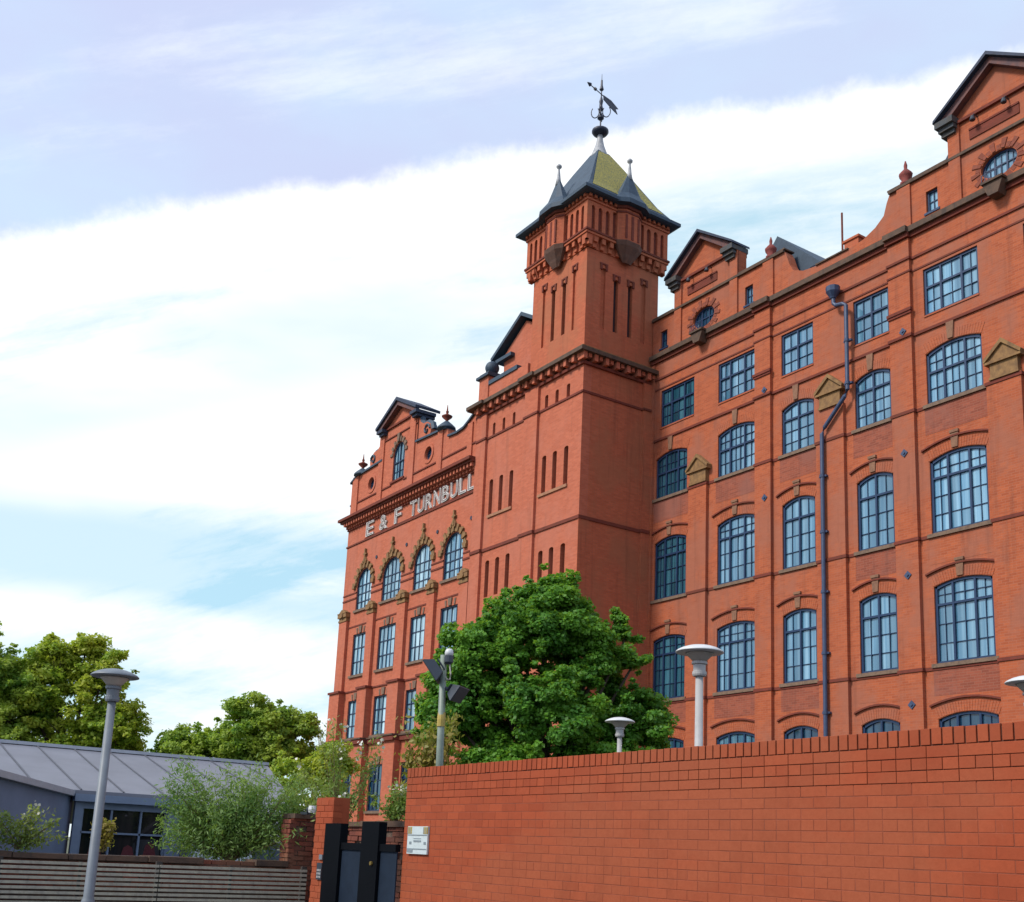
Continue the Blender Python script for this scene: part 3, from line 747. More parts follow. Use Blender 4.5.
w = MB(); w.slab(FF,out,holes,.4); w.build('wall', M['brick_front'], mill)
m = MB(); m.box(XL,XL+.4,YF+.4,45.6,0,20.6); m.build('wall', M['brick_front'], mill)
m = MB(); m.add([(XL+.4,25.0,19.4),(XR,25.0,19.4),(XR,32,22.0),(XL+.4,32,22.0),(XL+.4,45.6,19.4),(XR,45.6,19.4)],[(0,1,2,3),(3,2,5,4)]); m.build('roof', M['slate'], mill)
for a,b,s,p,r in fw_:
    wide = b-a > 1.8
    win = put_window(YF,a,b,s,p,r,'f5' if wide else 'f4','glass_front' if s>10 else ('glass_front' if s>6.5 else 'glass_low'),'ell',rec=.12,paint='bluedark')
    m = MB(); m.obox(FF,a-.1,b+.1,-.2,.09,s-.12,s+.002); sub(win,m,'sill',M['sill'])
    c0 = (a+b)/2
    if r > 0:                                    # terracotta arch: radiating blocks, label and a cross finial
        h = MB(); ww = (b-a)/2
        for i in range(17):
            t0 = math.pi*(i+.08)/17; t1 = math.pi*(i+.92)/17; L = .34 if i%2==0 else .22
            P = lambda t,e: (c0-(ww+.03+e)*math.cos(t), p+(r+.03+e)*math.sin(t))
            h.prism(FF,[P(t0,0),P(t1,0),P(t1,L),P(t0,L)],-.01,.10 if i%2==0 else .05)
        for i in range(-1,2): h.obox(FF,c0+i*.16-.05,c0+i*.16+.05,-.01,.13,p+r+.30-abs(i)*.08,p+r+.52-abs(i)*.14)
        h.prism(FF,[(c0-.20,p+r+.36),(c0+.20,p+r+.36),(c0,p+r+.66)],-.01,.11)
        h.obox(FF,c0-.045,c0+.045,-.01,.12,p+r+.5,p+r+1.02); h.obox(FF,c0-.15,c0+.15,-.01,.118,p+r+.70,p+r+.78)
        for s2 in (-1,1): h.obox(FF,c0+s2*(ww+.22)-.13,c0+s2*(ww+.22)+.13,-.01,.12,p-.12,p+.05); 
        sub(win,h,'arch_surround',M['ochre'])
    else:
        h = MB(); h.prism(FF,[(c0-.12,p+.02),(c0+.12,p+.02),(c0+.17,p+.36),(c0-.17,p+.36)],-.01,.06)
        for q in (-.62,.62): h.prism(FF,[(c0+q*.6-.05,p+.02),(c0+q*.6+.05,p+.02),(c0+q*.68+.07,p+.30),(c0+q*.68-.07,p+.30)],-.01,.03)
        sub(win,h,'keystone',M['sill'])
win = put_window(YF,-48.92,-47.72,19.62,20.98,.62,'g2','glass_front','ell',rec=.12,paint='bluedark')
m = MB(); m.obox(FF,-49.02,-47.62,-.2,.08,19.52,19.622); sub(win,m,'sill',M['brick_trim'])
h = MB()
for i in range(15):
    t0 = math.pi*(i+.08)/15; t1 = math.pi*(i+.92)/15; L = .26 if i%2==0 else .16
    P = lambda t,e: (GC-.02-(.63+e)*math.cos(t), 20.98+(.65+e)*math.sin(t))
    h.prism(FF,[P(t0,0),P(t1,0),P(t1,L),P(t0,L)],-.01,.06 if i%2==0 else .03)
h.prism(FF,[(GC-.10,21.62),(GC+.06,21.62),(GC+.10,22.05),(GC-.14,22.05)],-.01,.12); sub(win,h,'arch_surround',M['sill'])
for rx in rounds:
    fr0 = frame((rx,YF+.16,20.13),(1,0,0),(0,-1,0)); n = 18; f = MB()
    el = lambda q: [(q*math.cos(2*math.pi*i/n),q*math.sin(2*math.pi*i/n)) for i in range(n)]
    o_,i_ = el(.33),el(.26)
    for q in range(n): f.prism(fr0,[i_[q],o_[q],o_[(q+1)%n],i_[(q+1)%n]],-.02,.04)
    f.obox(fr0,-.02,.02,-.015,.03,-.26,.26); f.obox(fr0,-.26,.26,-.014,.029,-.02,.02)
    win = f.build('window', M['bluedark'], mill); gp = MB(); gp.prism(fr0,el(.31),-.012,0); gp.build('pane', M['glass_low'], win)
    s = MB(); a_,b_ = el(.35),el(.50)
    for q in range(n): s.prism(fr0,[a_[q],b_[q],b_[(q+1)%n],a_[(q+1)%n]],.15,.20)
    s.build('surround', M['brick_front'], win)
# pilasters of the front, deeper towards the ground
PF = [(-53.55,-52.66),(-50.32,-49.62),(-47.13,-46.34),(-44.28,-43.62),(-41.46,-40.72)]
for a,b in PF:
    m = MB(); m.obox(FF,a,b,-.02,.16,9.30,13.05); m.build('pilaster', M['brick_front'], mill)
    m = MB(); m.obox(FF,a-.10,b+.16,-.02,.34,6.72,9.22); m.build('pilaster', M['brick_front'], mill)
    m = MB(); m.obox(FF,a-.16,b+.22,-.02,.42,9.22,9.33); m.build('pilaster_band', M['brick_trim'], mill)
    m = MB(); m.obox(FF,a-.10,b+.16,-.02,.32,0,6.5); m.build('pilaster', M['brick_front'], mill)
    c0 = (a+b)/2; m = MB()
    m.obox(FF,a-.03,b+.03,-.02,.20,13.02,13.12); m.obox(FF,a+.02,b-.02,-.02,.18,13.12,13.24); m.obox(FF,a-.05,b+.05,-.02,.25,13.24,13.44)
    m.prism(FF,[(a-.02,13.44),(b+.02,13.44),(c0+.1,13.66),(c0-.1,13.66)],-.02,.24)
    cp = m.build('pilaster_cap', M['ochre'], mill)
    m = MB(); fr0 = frame((c0,YF-.25,13.34),(1,0,0),(0,-1,0)); m.prism(fr0,[(.16*math.cos(2*math.pi*i/10),.13*math.sin(2*math.pi*i/10)) for i in range(10)],-.02,.05); m.obox(FF,a-.06,b+.06,-.02,.27,13.445,13.49)
    m.build('rosette', M['ochre'], cp)
pf_lo = [(a-.10,b+.16,.33) for a,b in PF]; pf_up = [(a,b,.16) for a,b in PF]
string(FF,XL,XR,6.50,6.72,.12,pf_lo,'brick_trim','ledge'); string(FF,XL,XR,6.72,6.79,.17,pf_lo,'dirty','ledge')
string(FF,XL,XR,9.24,9.31,.05,[],'brick_trim')
for z0,z1,d in ((14.12,14.20,.035),(14.42,14.49,.03)):
    xs = [XL]+[q for a,b in fx for q in (a-.0,b+.0)]+[XR]
    for i in range(0,len(xs),2): m = MB(); m.obox(FF,xs[i],xs[i+1],-.02,d,z0,z1); m.build('string_course', M['brick_trim'], mill)
string(FF,XL-.05,XR,17.10,17.18,.05,[],'brick_trim'); string(FF,XL,XR,12.62,12.69,.03,[],'brick_trim')
xs = [XL,-48.95,-47.69,XR]
for i in (0,2): m = MB(); m.obox(FF,xs[i],xs[i+1],-.02,.05,19.43,19.50); m.build('string_course', M['brick_trim'], mill)
m = MB(); m.obox(FF,-50.05,-46.55,-.01,.05,22.05,22.11); m.build('string_course', M['brick_trim'], mill)
for a,b in ((-53.4,-52.75),(-50.45,-49.95),(-47.2,-46.65),(-44.35,-43.9),(-41.6,-41.2)):
    m = MB(); m.obox(FF,a,b,-.02,.07,18.66,(21.0 if a<-52 else 22.6 if -51<a<-46.7 else 20.95 if a<-43 else 20.5)); m.build('pilaster', M['brick_front'], mill)
# bracketed cornice over the letters
m = MB(); m.obox(FF,XL-.35,XR+.02,-.2,.52,18.50,18.64); m.obox(FF,XL-.25,XR+.02,-.2,.40,18.40,18.50); m.build('cornice', M['brick_trim'], mill)
m = MB(); x = XL+.05; 
while x < XR-.1:
    m.obox(FF,x,x+.13,-.02,.34,18.22,18.40); m.obox(FF,x,x+.13,-.02,.18,18.10,18.22); x += .29
m.build('cornice_bracket', M['brick_front'], mill)
m = MB(); m.obox(FF,XL,XR,-.02,.08,18.02,18.10); m.build('string_course', M['brick_trim'], mill)
# parapet copings, volutes, finials, pediment
def coping(path, name, mat, d0=-.46, d1=.10, t=.10):
    m = MB()
    for (xa,za),(xb,zb) in zip(path[:-1],path[1:]): m.prism(FF,[(xa,za),(xb,zb),(xb,zb+t),(xa,za+t)],d0,d1)
    return m.build(name, M[mat], mill)
coping([(-53.68,20.7),(-53.0,20.95),(-50.05,21.05)],'parapet_coping','slate')
coping([(-46.55,21.05),(-43.6,20.9)],'parapet_coping','slate')
coping([(-43.4,20.42),(-42.6,20.36),(-42.0,20.42),(-41.55,20.62),(-41.1,20.85),(-40.72,20.90)],'parapet_coping','slate')
for s,cx in ((-1,-50.95),(1,-45.75)):
    m = MB(); pts = [(cx-s*.62,21.12),(cx+s*.55,21.12),(cx+s*.62,21.35),(cx+s*.5,21.66),(cx+s*.18,21.84),(cx-s*.2,21.86),(cx-s*.5,22.05),(cx-s*.62,22.3)]
    m.prism(FF, pts if s>0 else pts[::-1], -.35, .02); v = m.build('volute', M['brick_front'], mill)
    m = MB(); fr0 = frame((cx+s*.22,YF,21.42),(1,0,0),(0,-1,0))
    sp = [((.30-.016*i)*math.cos(.42*i)*s,(.30-.016*i)*math.sin(.42*i)) for i in range(16)]
    m.tube([fr0(u,.05,z) for u,z in sp],.055,6)
    m.tube([FF(u,-.16,z) for u,z in pts[2:]],.16,6); m.build('scroll', M['slate'], v)
for x,z in ((-52.75,20.98),(-43.95,20.98)):
    m = MB(); m.lathe((x,YF+.15,z),[(.46,0),(.44,.10),(.30,.24),(.16,.36),(.12,.40)],16); b = m.build('finial_base', M['slate'], mill, True)
    m = MB(); m.lathe((x,YF+.15,z+.38),[(.10,0),(.06,.08),(.24,.24),(.26,.30),(.10,.38),(.05,.44),(.08,.52),(.04,.58),(.015,.86)],12); m.build('finial', M['brick_trim'], b, True)
p = MB(); b = MB()
for s in (-1,1):
    poly = [(GC+s*2.12,22.68),(GC,23.74),(GC,23.92),(GC+s*2.15,22.82)]; p.prism(FF, poly if s<0 else poly[::-1], -1.0,.40)
    poly = [(GC+s*1.70,22.66),(GC,23.50),(GC,23.73),(GC+s*2.08,22.66)]; b.prism(FF, poly if s<0 else poly[::-1], 0,.30)
    a0,a1 = sorted((GC+s*1.45,GC+s*2.1)); p.obox(FF,a0,a1,-.8,.34,22.50,22.66); a0,a1 = sorted((GC+s*1.5,GC+s*2.0)); p.obox(FF,a0,a1,-.8,.22,22.36,22.50)
rf = p.build('roof', M['slate_dark'], mill); b.build('bargeboard', M['verge'], rf)
m = MB(); m.obox(FF,GC-1.5,GC+1.5,-.01,.10,22.60,22.70); m.build('string_course', M['brick_trim'], mill)
# lettering
sign = bpy.data.objects.new('sign', None); C.objects.link(sign); sign.parent = mill; sign.location = (-46.0-mill.location.x, YF-.01-mill.location.y, 17.24)
def letter(ch, x0, x1, h=.80):
    cu = bpy.data.curves.new('letter','FONT'); cu.body = ch; cu.size = 1; cu.extrude = 0; cu.resolution_u = 4
    def mk(off, d0, d1, mat):
        cu.offset = off; cu.extrude = .5
        o = bpy.data.objects.new('tmp', cu); C.objects.link(o)
        dg = bpy.context.evaluated_depsgraph_get(); dg.update()
        me = bpy.data.meshes.new_from_object(o.evaluated_get(dg)); bpy.data.objects.remove(o)
        n = len(me.vertices); co = np.empty(n*3); me.vertices.foreach_get('co',co); co = co.reshape(-1,3)
        return me, co
    me, co = mk(.028,0,0,None); lo = co.min(0); hi = co.max(0); out_objs = []
    for off, d0, d1, mat in ((.012,0,.075,'white'),(-.034,.02,.095,'grey_letter')):
        me, co = mk(off,0,0,None)
        q = np.empty_like(co)
        q[:,0] = x0 + (co[:,0]-lo[0])/(hi[0]-lo[0])*(x1-x0) + 46.0
        q[:,2] = (co[:,1]-lo[1])/(hi[1]-lo[1])*h
        q[:,1] = np.where(co[:,2]>0,-d1,-d0)
        me.vertices.foreach_set('co',q.ravel()); me.update(); me.materials.clear(); me.materials.append(M[mat]); me.name = 'letter'
        out_objs.append(me)
    rim, face_ = out_objs
    # one letter = one mesh: white rim with a grey face
    n0 = len(rim.vertices); vs = [tuple(v.co) for v in rim.vertices]+[tuple(v.co) for v in face_.vertices]
    fs = [tuple(p.vertices) for p in rim.polygons]+[tuple(i+n0 for i in p.vertices) for p in face_.polygons]
    me = bpy.data.meshes.new('letter'); me.from_pydata(vs,[],fs); me.materials.append(M['white']); me.materials.append(M['grey_letter'])
    k = len(rim.polygons)
    for i,p in enumerate(me.polygons): p.material_index = 0 if i < k else 1
    me.update(); link('letter', me, sign)
for ch,a,b in (('E',-51.35,-50.45),('&',-49.85,-48.95),('F',-48.25,-47.5)): letter(ch,a,b)
for i,ch in enumerate('TURNBULL'): letter(ch,-46.66+i*.760,-46.66+i*.760+.66)
m = MB(); m.obox(FF,-51.5,-40.65,-.01,.05,17.185,17.235); m.build('ledge', M['brick_trim'], sign)
for x,z in ((-50.0,15.95),(-46.85,15.95),(-43.9,15.95),(-40.95,15.95)):
    m = MB(); fr0 = frame((x,YF,z),(1,0,0),(0,-1,0)); m.prism(fr0,[(.09*math.cos(2*math.pi*i/10),.09*math.sin(2*math.pi*i/10)) for i in range(10)],-.01,.04); m.build('tie_plate', M['iron'], mill)

# ------------------------------------------------------------------ foreground brick wall
wall = empty('boundary_wall', (-11.06,6.1,0), 'long plain red brick boundary wall with an upright brick coping', 'wall')
b = MB(); rnd = random.Random(3)
def brick(m, x0, x1, y0, y1, z0, z1, c=.0018):
    j = rnd.uniform(-.0009,.0009); y = y0+j; jz = rnd.uniform(-.0008,.0008); z0 += jz; z1 += jz
    m.add([(x0,y1,z0),(x1,y1,z0),(x1,y1,z1),(x0,y1,z1),(x0,y+c,z0),(x1,y+c,z0),(x1,y+c,z1),(x0,y+c,z1),(x0+c,y,z0+c),(x1-c,y,z0+c),(x1-c,y,z1-c),(x0+c,y,z1-c)],
          [(8,9,10,11),(4,5,9,8),(5,6,10,9),(6,7,11,10),(7,4,8,11),(0,4,7,3),(1,2,6,5),(3,7,6,2),(0,1,5,4)])
x_end = 3.5; row = 0; z = 2.370
while z > .1:
    z -= .075; row += 1
    head = row in (2,7,12,17,22,27); L = .1125 if head else .225
    x = -11.05 - (0 if head else (.1125 if row%2 else .0))
    while x < x_end:
        a = max(x,-11.05); c = x+L-.0045
        if c-a > .03: brick(b,a,min(c,x_end),6.0,6.10,z+.005,z+.075)
        x += L
b.build('brickwork', M['brick_wall'], wall)
b = MB(); x = -11.05
while x < x_end:
    brick(b,x,x+.068+rnd.uniform(-.001,.001),5.998,6.225,2.377+rnd.uniform(-.002,.002),2.477+rnd.uniform(-.002,.002)); x += .0795
b.build('coping', M['brick_wall'], wall)
b = MB(); b.box(-11.04,x_end,6.009,6.22,2.14,2.372); b.box(-11.045,x_end-.01,6.010,6.21,2.372,2.463); b.build('mortar', M['mortar'], wall)
b = MB(); b.box(-11.04,x_end,6.0022,6.219,0,2.139); b.build('pointing', M['pointing'], wall)

s = MB(); s.box(-10.92,-10.49,5.975,5.996,1.565,1.852)
so = s.build('notice', M['sign_white']); tag(so,'small white notice plate fixed near the left end of the brick wall','notice')
s = MB(); s.box(-10.92,-10.83,5.971,5.977,1.775,1.845); s.box(-10.58,-10.49,5.971,5.977,1.775,1.845); s.build('hazard_mark', M['sign_yellow'], so)
s = MB()
for i in range(3):
    s.box(-10.915+i*.03,-10.905+i*.03,5.968,5.973,1.778,1.842); s.box(-10.575+i*.03,-10.565+i*.03,5.968,5.973,1.778,1.842)
s.box(-10.91,-10.50,5.971,5.977,1.757,1.766); s.box(-10.78,-10.62,5.971,5.977,1.722,1.728); s.box(-10.78,-10.62,5.971,5.977,1.690,1.708)
for x in (-10.87,-10.56): s.box(x,x+.045,5.971,5.977,1.665,1.692)
s.box(-10.91,-10.79,5.971,5.977,1.58,1.612); s.box(-10.91,-10.5,5.971,5.977,1.612,1.622); s.build('print', M['sign_mark'], so)

# gate, pillar
gate = empty('gate', (-11.95,5.95,0), 'black steel double gate between brick pillar and boundary wall', 'gate')
m = MB(); m.box(-12.86,-12.43,5.90,6.0,.05,1.875); m.build('gate_post', M['gate_black'], gate)
m = MB(); m.box(-11.87,-11.45,5.90,6.0,.05,1.895); m.build('gate_post', M['gate_black'], gate)
for a,b_ in ((-12.43,-11.87),(-11.45,-11.07)):
    m = MB(); m.box(a,b_,5.92,5.98,1.575,1.655); m.box(a,b_,5.92,5.98,.06,.16); lf = m.build('gate_leaf', M['gate_black'], gate)
    m = MB(); m.box(a,b_,5.94,5.955,.16,1.575)
    m.build('sheet', M['gate_panel'], lf)
m = MB(); m.lathe((0,0,0),[(.022,0),(.022,.02)],10); m.v = [(-11.56+x, 5.895-z, 1.44+y) for x,y,z in m.v]; m.build('lock', M['brass'], gate)
pillar = empty('gate_pillar', (-13.0,6.25,0), 'smooth red brick gate pillar left of the black gate', 'pillar')
b = MB(); z = 0; row = 0
while z < 2.14:
    off = 0 if row%2 else -.1125; x = -13.41+off
    while x < -12.94:
        a = max(x,-13.44); c = min(x+.2165,-12.93)
        if c-a > .03: brick(b,a,c,6.02,6.14,z,z+.0665)
        x += .225
    z += .075; row += 1
b.build('brickwork', M['brick_wall'], pillar)
b = MB(); b.box(-13.435,-12.935,6.026,6.24,0,2.195); b.build('mortar', M['brick_wall'], pillar)
m = MB(); m.box(-13.24,-13.10,6.0,6.022,1.20,1.40); o = tag(m.build('intercom', M['flood']),'dark intercom panel on the face of the gate pillar','intercom')
m = MB()
for i in range(3):
    for j in range(3): m.box(-13.22+i*.04,-13.195+i*.04,5.996,6.001,1.22+j*.04,1.245+j*.04)
m.build('button', M['pole_grey'], o)
m = MB(); m.box(-13.20,-13.11,6.0,6.022,1.44,1.50); tag(m.build('nameplate', M['pole_dark']),'small blank grey plate above the intercom on the gate pillar','plate')

# ------------------------------------------------------------------ old brick wall and slat fence
ow = empty('old_brick_wall', (-16.6,4,0), 'old weathered brick wall with a broken stone coping behind the slat fence', 'wall')
b = MB(); rnd = random.Random(5)
def rough_wall_x(m, X, y0, y1, z0, z1):      # face towards +x
    z = z0; row = 0
    while z < z1-.03:
        y = y0-(.11 if row%2 else 0)
        while y < y1:
            a = max(y,y0); c = min(y+.215,y1)
            if c-a > .04 and rnd.random() > .03:
                j = rnd.uniform(-.012,.012); m.box(X-.1,X+j,a+rnd.uniform(0,.006),c,z,z+.062+rnd.uniform(-.004,.004))
            y += .225
        z += .073; row += 1
def rough_wall_y(m, Y, x0, x1, z0, z1):
    z = z0; row = 0
    while z < z1-.03:
        x = x0-(.11 if row%2 else 0)
        while x < x1:
            a = max(x,x0); c = min(x+.215,x1)
            if c-a > .04 and rnd.random() > .03:
                j = rnd.uniform(-.012,.012); m.box(a+rnd.uniform(0,.006),c,Y+j,Y+.1,z,z+.062+rnd.uniform(-.004,.004))
            x += .225
        z += .073; row += 1
rough_wall_x(b,-16.45,-4,7.0,.9,1.27); rough_wall_x(b,-16.46,4.9,6.5,1.27,1.35); rough_wall_x(b,-16.62,5.1,6.3,1.27,1.36); rough_wall_x(b,-16.42,7.0,7.62,.5,2.0); rough_wall_y(b,7.5,-16.42,-12.9,.9,1.90); rough_wall_y(b,6.95,-16.75,-16.42,.9,2.0)
b.build('brickwork', M['brick_old'], ow)
b = MB(); b.box(-16.8,-16.47,-4,7.0,0,1.27); b.box(-16.8,-16.44,7.0,7.8,0,1.98); b.box(-16.44,-12.9,7.53,7.8,0,1.90); b.build('mortar', M['mortar_old'], ow)
b = MB(); y = -4.0
while y < 6.95:
    L = rnd.uniform(.45,.8); e = min(y+L-.012,6.98); 
    if not (5.0 < y < 6.2 and rnd.random() < .7): b.box(-16.86+rnd.uniform(-.01,.01),-16.38+rnd.uniform(-.02,.02),y,e,1.275,1.275+rnd.uniform(.06,.085))
    y += L
b.box(-16.86,-16.36,6.99,7.66,2.0,2.07); x = -16.3
while x < -12.95:
    L = rnd.uniform(.4,.8); e = min(x+L-.012,-12.9); b.box(x,e,7.44+rnd.uniform(-.02,.02),7.86,1.905,1.97+rnd.uniform(0,.02)); x += L
b.build('coping', M['dirty'], ow)
fence = empty('slat_fence', (-16.15,3,0), 'low weathered horizontal timber slat fence in front of the old wall', 'fence')
m = MB(); rnd = random.Random(9)
z = .12
while z < 1.26:
    for y0,y1 in ((-4,-1.36),(-1.36,.36),(.36,2.88),(2.88,4.96),(4.96,7.18)):
        m.box(-16.175,-16.150+rnd.uniform(-.002,.002),y0+.008,y1-.008,z,z+.037)
    z += .064
m.build('slats', M['timber'], fence)
for y in (-1.36,.36,2.88,4.96,7.14): m = MB(); m.box(-16.24,-16.18,y-.04,y+.04,0,1.29); m.build('post', M['timber_dark'], fence)
for y in (-.5,1.6,3.9,6.0): m = MB(); m.box(-16.20,-16.178,y-.02,y+.02,.08,1.26); m.build('batten', M['timber_dark'], fence)

# wall mounted camera by the pillar
m = MB(); m.tube([(-16.16,7.12,2.13),(-15.84,7.03,2.13)],.045,8); o = tag(m.build('security_camera', M['flood']),'dark bullet camera with white lens end above the old wall behind the pillar','camera')
m = MB(); m.lathe((-15.81,7.02,2.08),[(.05,0),(.06,.05),(.05,.1)],10); m.build('lens', M['lamp_white'], o); m = MB(); m.box(-16.40,-16.15,7.09,7.15,2.06,2.10); m.build('bracket', M['flood'], o)

# ------------------------------------------------------------------ lamps
def lamp(loc, H, hd, label, polem, headm, rbase=.055):
    t = empty('street_lamp', loc, label, 'street lamp', 'mushroom headed lamp posts')
    x,y,z = loc; r = hd/2
    m = MB(); m.lathe((x,y,z),[(rbase*1.35,0),(rbase*1.35,.9),(rbase*1.2,.93),(rbase,.96),(rbase*.80,H-.34)],14); m.build('pole', M[polem], t, True)
    m = MB(); m.lathe((x,y,z+H-.34),[(r*.27,0),(r*.30,.02),(r*.30,.05),(r*.26,.06),(r*.26,.13),(r*.33,.14),(r*.33,.165),(r*.27,.175),(r*.27,.20),(r*.33,.215),(r*.34,.235),(r*.29,.25),(r*.27,.27)],18); m.build('collar', M[polem], t)
    m = MB(); m.lathe((x,y,z+H-.10),[(r*.26,.026),(r*.55,.027),(r*.94,.029),(r,.034),(r*1.0,.042),(r*.93,.06),(r*.75,.086),(r*.5,.108),(r*.25,.121),(.001,.125)],32); hd_ = m.build('lamp_head', M[headm], t, True)
    m = MB(); m.lathe((x,y,z+H-.145),[(r*.25,-.03),(r*.36,.0),(r*.52,.045),(r*.60,.068)],24); m.build('diffuser', M['lamp_under'], hd_, True)
    return t
lamp((-12.86,3.22,0),3.40,.52,'blue-grey lamp post standing in front of the low slat fence','pole_dark','pole_dark',.055)
lamp((-9.5,8.85,0),4.03,.55,'tall pale lamp post with white mushroom head, right of the maple behind the wall','pole_grey','lamp_white')
lamp((-16.35,13.26,0),4.16,.56,'distant pale lamp post before the maple crown, white head just above the wall','pole_grey','lamp_white')
lamp((-7.42,12.02,0),3.85,.55,'pale lamp post cut off by the right edge, its white head above the wall coping','pole_grey','lamp_white')

# floodlight and camera pole
fp = empty('floodlight_pole', (-13.86,8.02,0), 'grey-green pole with two dark floodlights and a dome camera left of the maple', 'pole')
m = MB(); m.tube([(-13.90,8.06,0),(-13.86,8.02,2.8),(-13.78,7.94,4.33)],[.055,.052,.045],12); m.build('pole', M['pole_green'], fp, True)
def flood(c, dirv, up, w, h, d):
    D = Vector(dirv).normalized(); S = D.cross(Vector(up)).normalized(); U = S.cross(D); c = Vector(c); m = MB()
    vs = []
    for dd,k in ((0,.62),(d,1.0),(d+.02,1.03),(d+.03,.96)):
        for a,b in ((-1,-1),(1,-1),(1,1),(-1,1)): vs.append(tuple(c+D*dd+S*a*w/2*k+U*b*h/2*k))
    fs = [(3,2,1,0)]+[(i*4+j,i*4+(j+1)%4,(i+1)*4+(j+1)%4,(i+1)*4+j) for i in range(3) for j in range(4)]+[(12,13,14,15)]
    m.add(vs,fs)
    for i in range(5):
        u = -.4+.2*i; a = c+S*u*w*.6-D*.04; m.tube([tuple(a-U*h*.25),tuple(a+U*h*.25)],.012,4)
    o = m.build('floodlight', M['flood'], fp); return o
o = flood((-13.82,7.90,4.16),(-.45,-.62,-.55),(0,0,1),.40,.34,.12); m = MB(); m.tube([(-13.79,7.96,4.10),(-13.82,7.90,4.16)],.03,6); m.build('bracket', M['flood'], o)
o = flood((-13.70,8.08,3.84),(.42,.30,-.35),(0,0,1),.34,.24,.11); m = MB(); m.tube([(-13.80,7.97,3.86),(-13.70,8.08,3.84)],.03,6); m.build('bracket', M['flood'], o)
m = MB(); m.lathe((-13.70,7.98,4.36),[(.04,-.05),(.06,-.04),(.062,0),(.055,.03),(.04,.05),(.001,.06)],14); dc = m.build('dome_camera', M['lamp_white'], fp, True)
m = MB(); m.tube([(-13.78,7.95,4.27),(-13.70,7.98,4.27)],.022,6); m.lathe((-13.70,7.98,4.24),[(.035,-.05),(.065,-.02),(.065,.07)],12); m.build('bracket', M['flood'], dc)
m = MB(); m.tube([(-13.69,7.99,4.20),(-13.66,8.0,4.05),(-13.67,8.0,3.98),(-13.72,7.99,3.97),(-13.77,7.98,4.02)],.012,6); m.build('cable', M['lamp_under'], fp)
m = MB(); m.lathe((-13.83,7.99,3.42),[(.058,-.1),(.062,0),(.055,.1)],10); m.build('collar', M['sign_yellow'], fp)

# ------------------------------------------------------------------ grey house
house = empty('house', (-24,6,0), 'low grey house with a standing seam metal roof behind the slat fence', 'house')
rz = lambda X: 3.43 - .235*(X+26.0)
yR = 10.3
m = MB()
def roofpoly(m, pts, t=.10): 
    n = len(pts); m.add([(x,y,rz(x)) for x,y in pts]+[(x,y,rz(x)-t) for x,y in pts],[tuple(range(n)),tuple(range(2*n-1,n-1,-1))]+[(i,n+i,n+(i+1)%n,(i+1)%n) for i in range(n)])
roofpoly(m,[(-26,.0),(-21.6,3.0),(-21.6,7.1),(-18.3,7.1),(-18.3,8.4),(-26,yR)])
m.add([(-26,0,3.43),(-26,yR,3.43),(-34,yR+1,1.9),(-34,-2,1.9)],[(0,1,2,3)])
rf = m.build('roof', M['zinc'], house)
m = MB(); y = .5
while y < yR:
    x1 = -21.62 if y < 7.1 else -18.32
    if y > 8.4: x1 = -26+(yR-y)/(yR-8.4)*7.7
    if y < 3: x1 = -26+4.4*y/3
    if x1 > -25.9:
        m.add([(-26,y-.015,rz(-26)),(x1,y-.015,rz(x1)),(x1,y+.015,rz(x1)),(-26,y+.015,rz(-26)),(-26,y-.015,rz(-26)+.02),(x1,y-.015,rz(x1)+.02),(x1,y+.015,rz(x1)+.02),(-26,y+.015,rz(-26)+.02)],
          [(4,5,6,7),(0,1,5,4),(2,3,7,6),(1,2,6,5),(3,0,4,7)])
    y += .76
m.build('seam', M['zinc_seam'], rf)
m = MB(); m.box(-26.08,-25.92,0,yR,3.43,3.50); m.build('ridge_cap', M['zinc_trim'], rf)
# left wing of the house, its parapet running towards the viewer
A_ = Vector((-21.9,5.0)); B_ = Vector((-17.2,2.55)); nrm = Vector((B_-A_)).normalized()
FH = frame((A_.x,A_.y,0),(nrm.x,nrm.y,0),(-nrm.y,nrm.x,0))
L = (B_-A_).length+2
m = MB(); m.prism(FH,[(0,0),(L,0),(L,2.44),(0,2.28)],-.25,0); m.build('wall', M['house_blue'], house)
m = MB(); m.prism(FH,[(-.02,2.28),(L,2.44),(L,2.54),(-.02,2.38)],-.35,.10); m.build('fascia', M['zinc_trim'], house)
# window box
XB = -21.75
m = MB(); m.box(XB-.3,XB+.24,4.95,7.12,2.20,2.33); m.build('gutter', M['house_frame'], house)
m = MB(); m.box(XB-.02,XB+.10,5.00,5.14,.3,2.20); m.box(XB-.02,XB+.10,6.70,6.98,.3,2.20); m.box(XB-.02,XB+.06,5.14,6.70,2.08,2.20); m.box(XB-.02,XB+.06,5.14,6.70,.3,1.22); m.build('wall', M['house_frame'], house)
m = MB(); m.box(XB-.03,XB+.03,5.14,6.70,1.64,1.675)
for y in (5.14,5.66,6.20,6.665): m.box(XB-.03,XB+.03,y,y+.035,1.22,2.08)
wn = m.build('window', M['house_frame'], house); m = MB(); m.box(XB-.05,XB-.035,5.14,6.70,1.22,2.08); m.build('pane', M['glass_house'], wn)
m = MB(); m.box(XB-.02,XB+.13,5.10,6.74,1.18,1.222); m.build('sill', M['zinc_trim'], wn)
for y,h in ((5.45,1.50),(6.05,1.46),(6.45,1.52)): m = MB(); m.prism(frame((XB,0,0),(0,1,0),(1,0,0)),[(y-.12,1.23),(y+.14,1.23),(y+.08,h-.04),(y,h),(y-.08,h-.05)],-.034,-.031); m.build('red_cushion', M['red_flower'], wn)
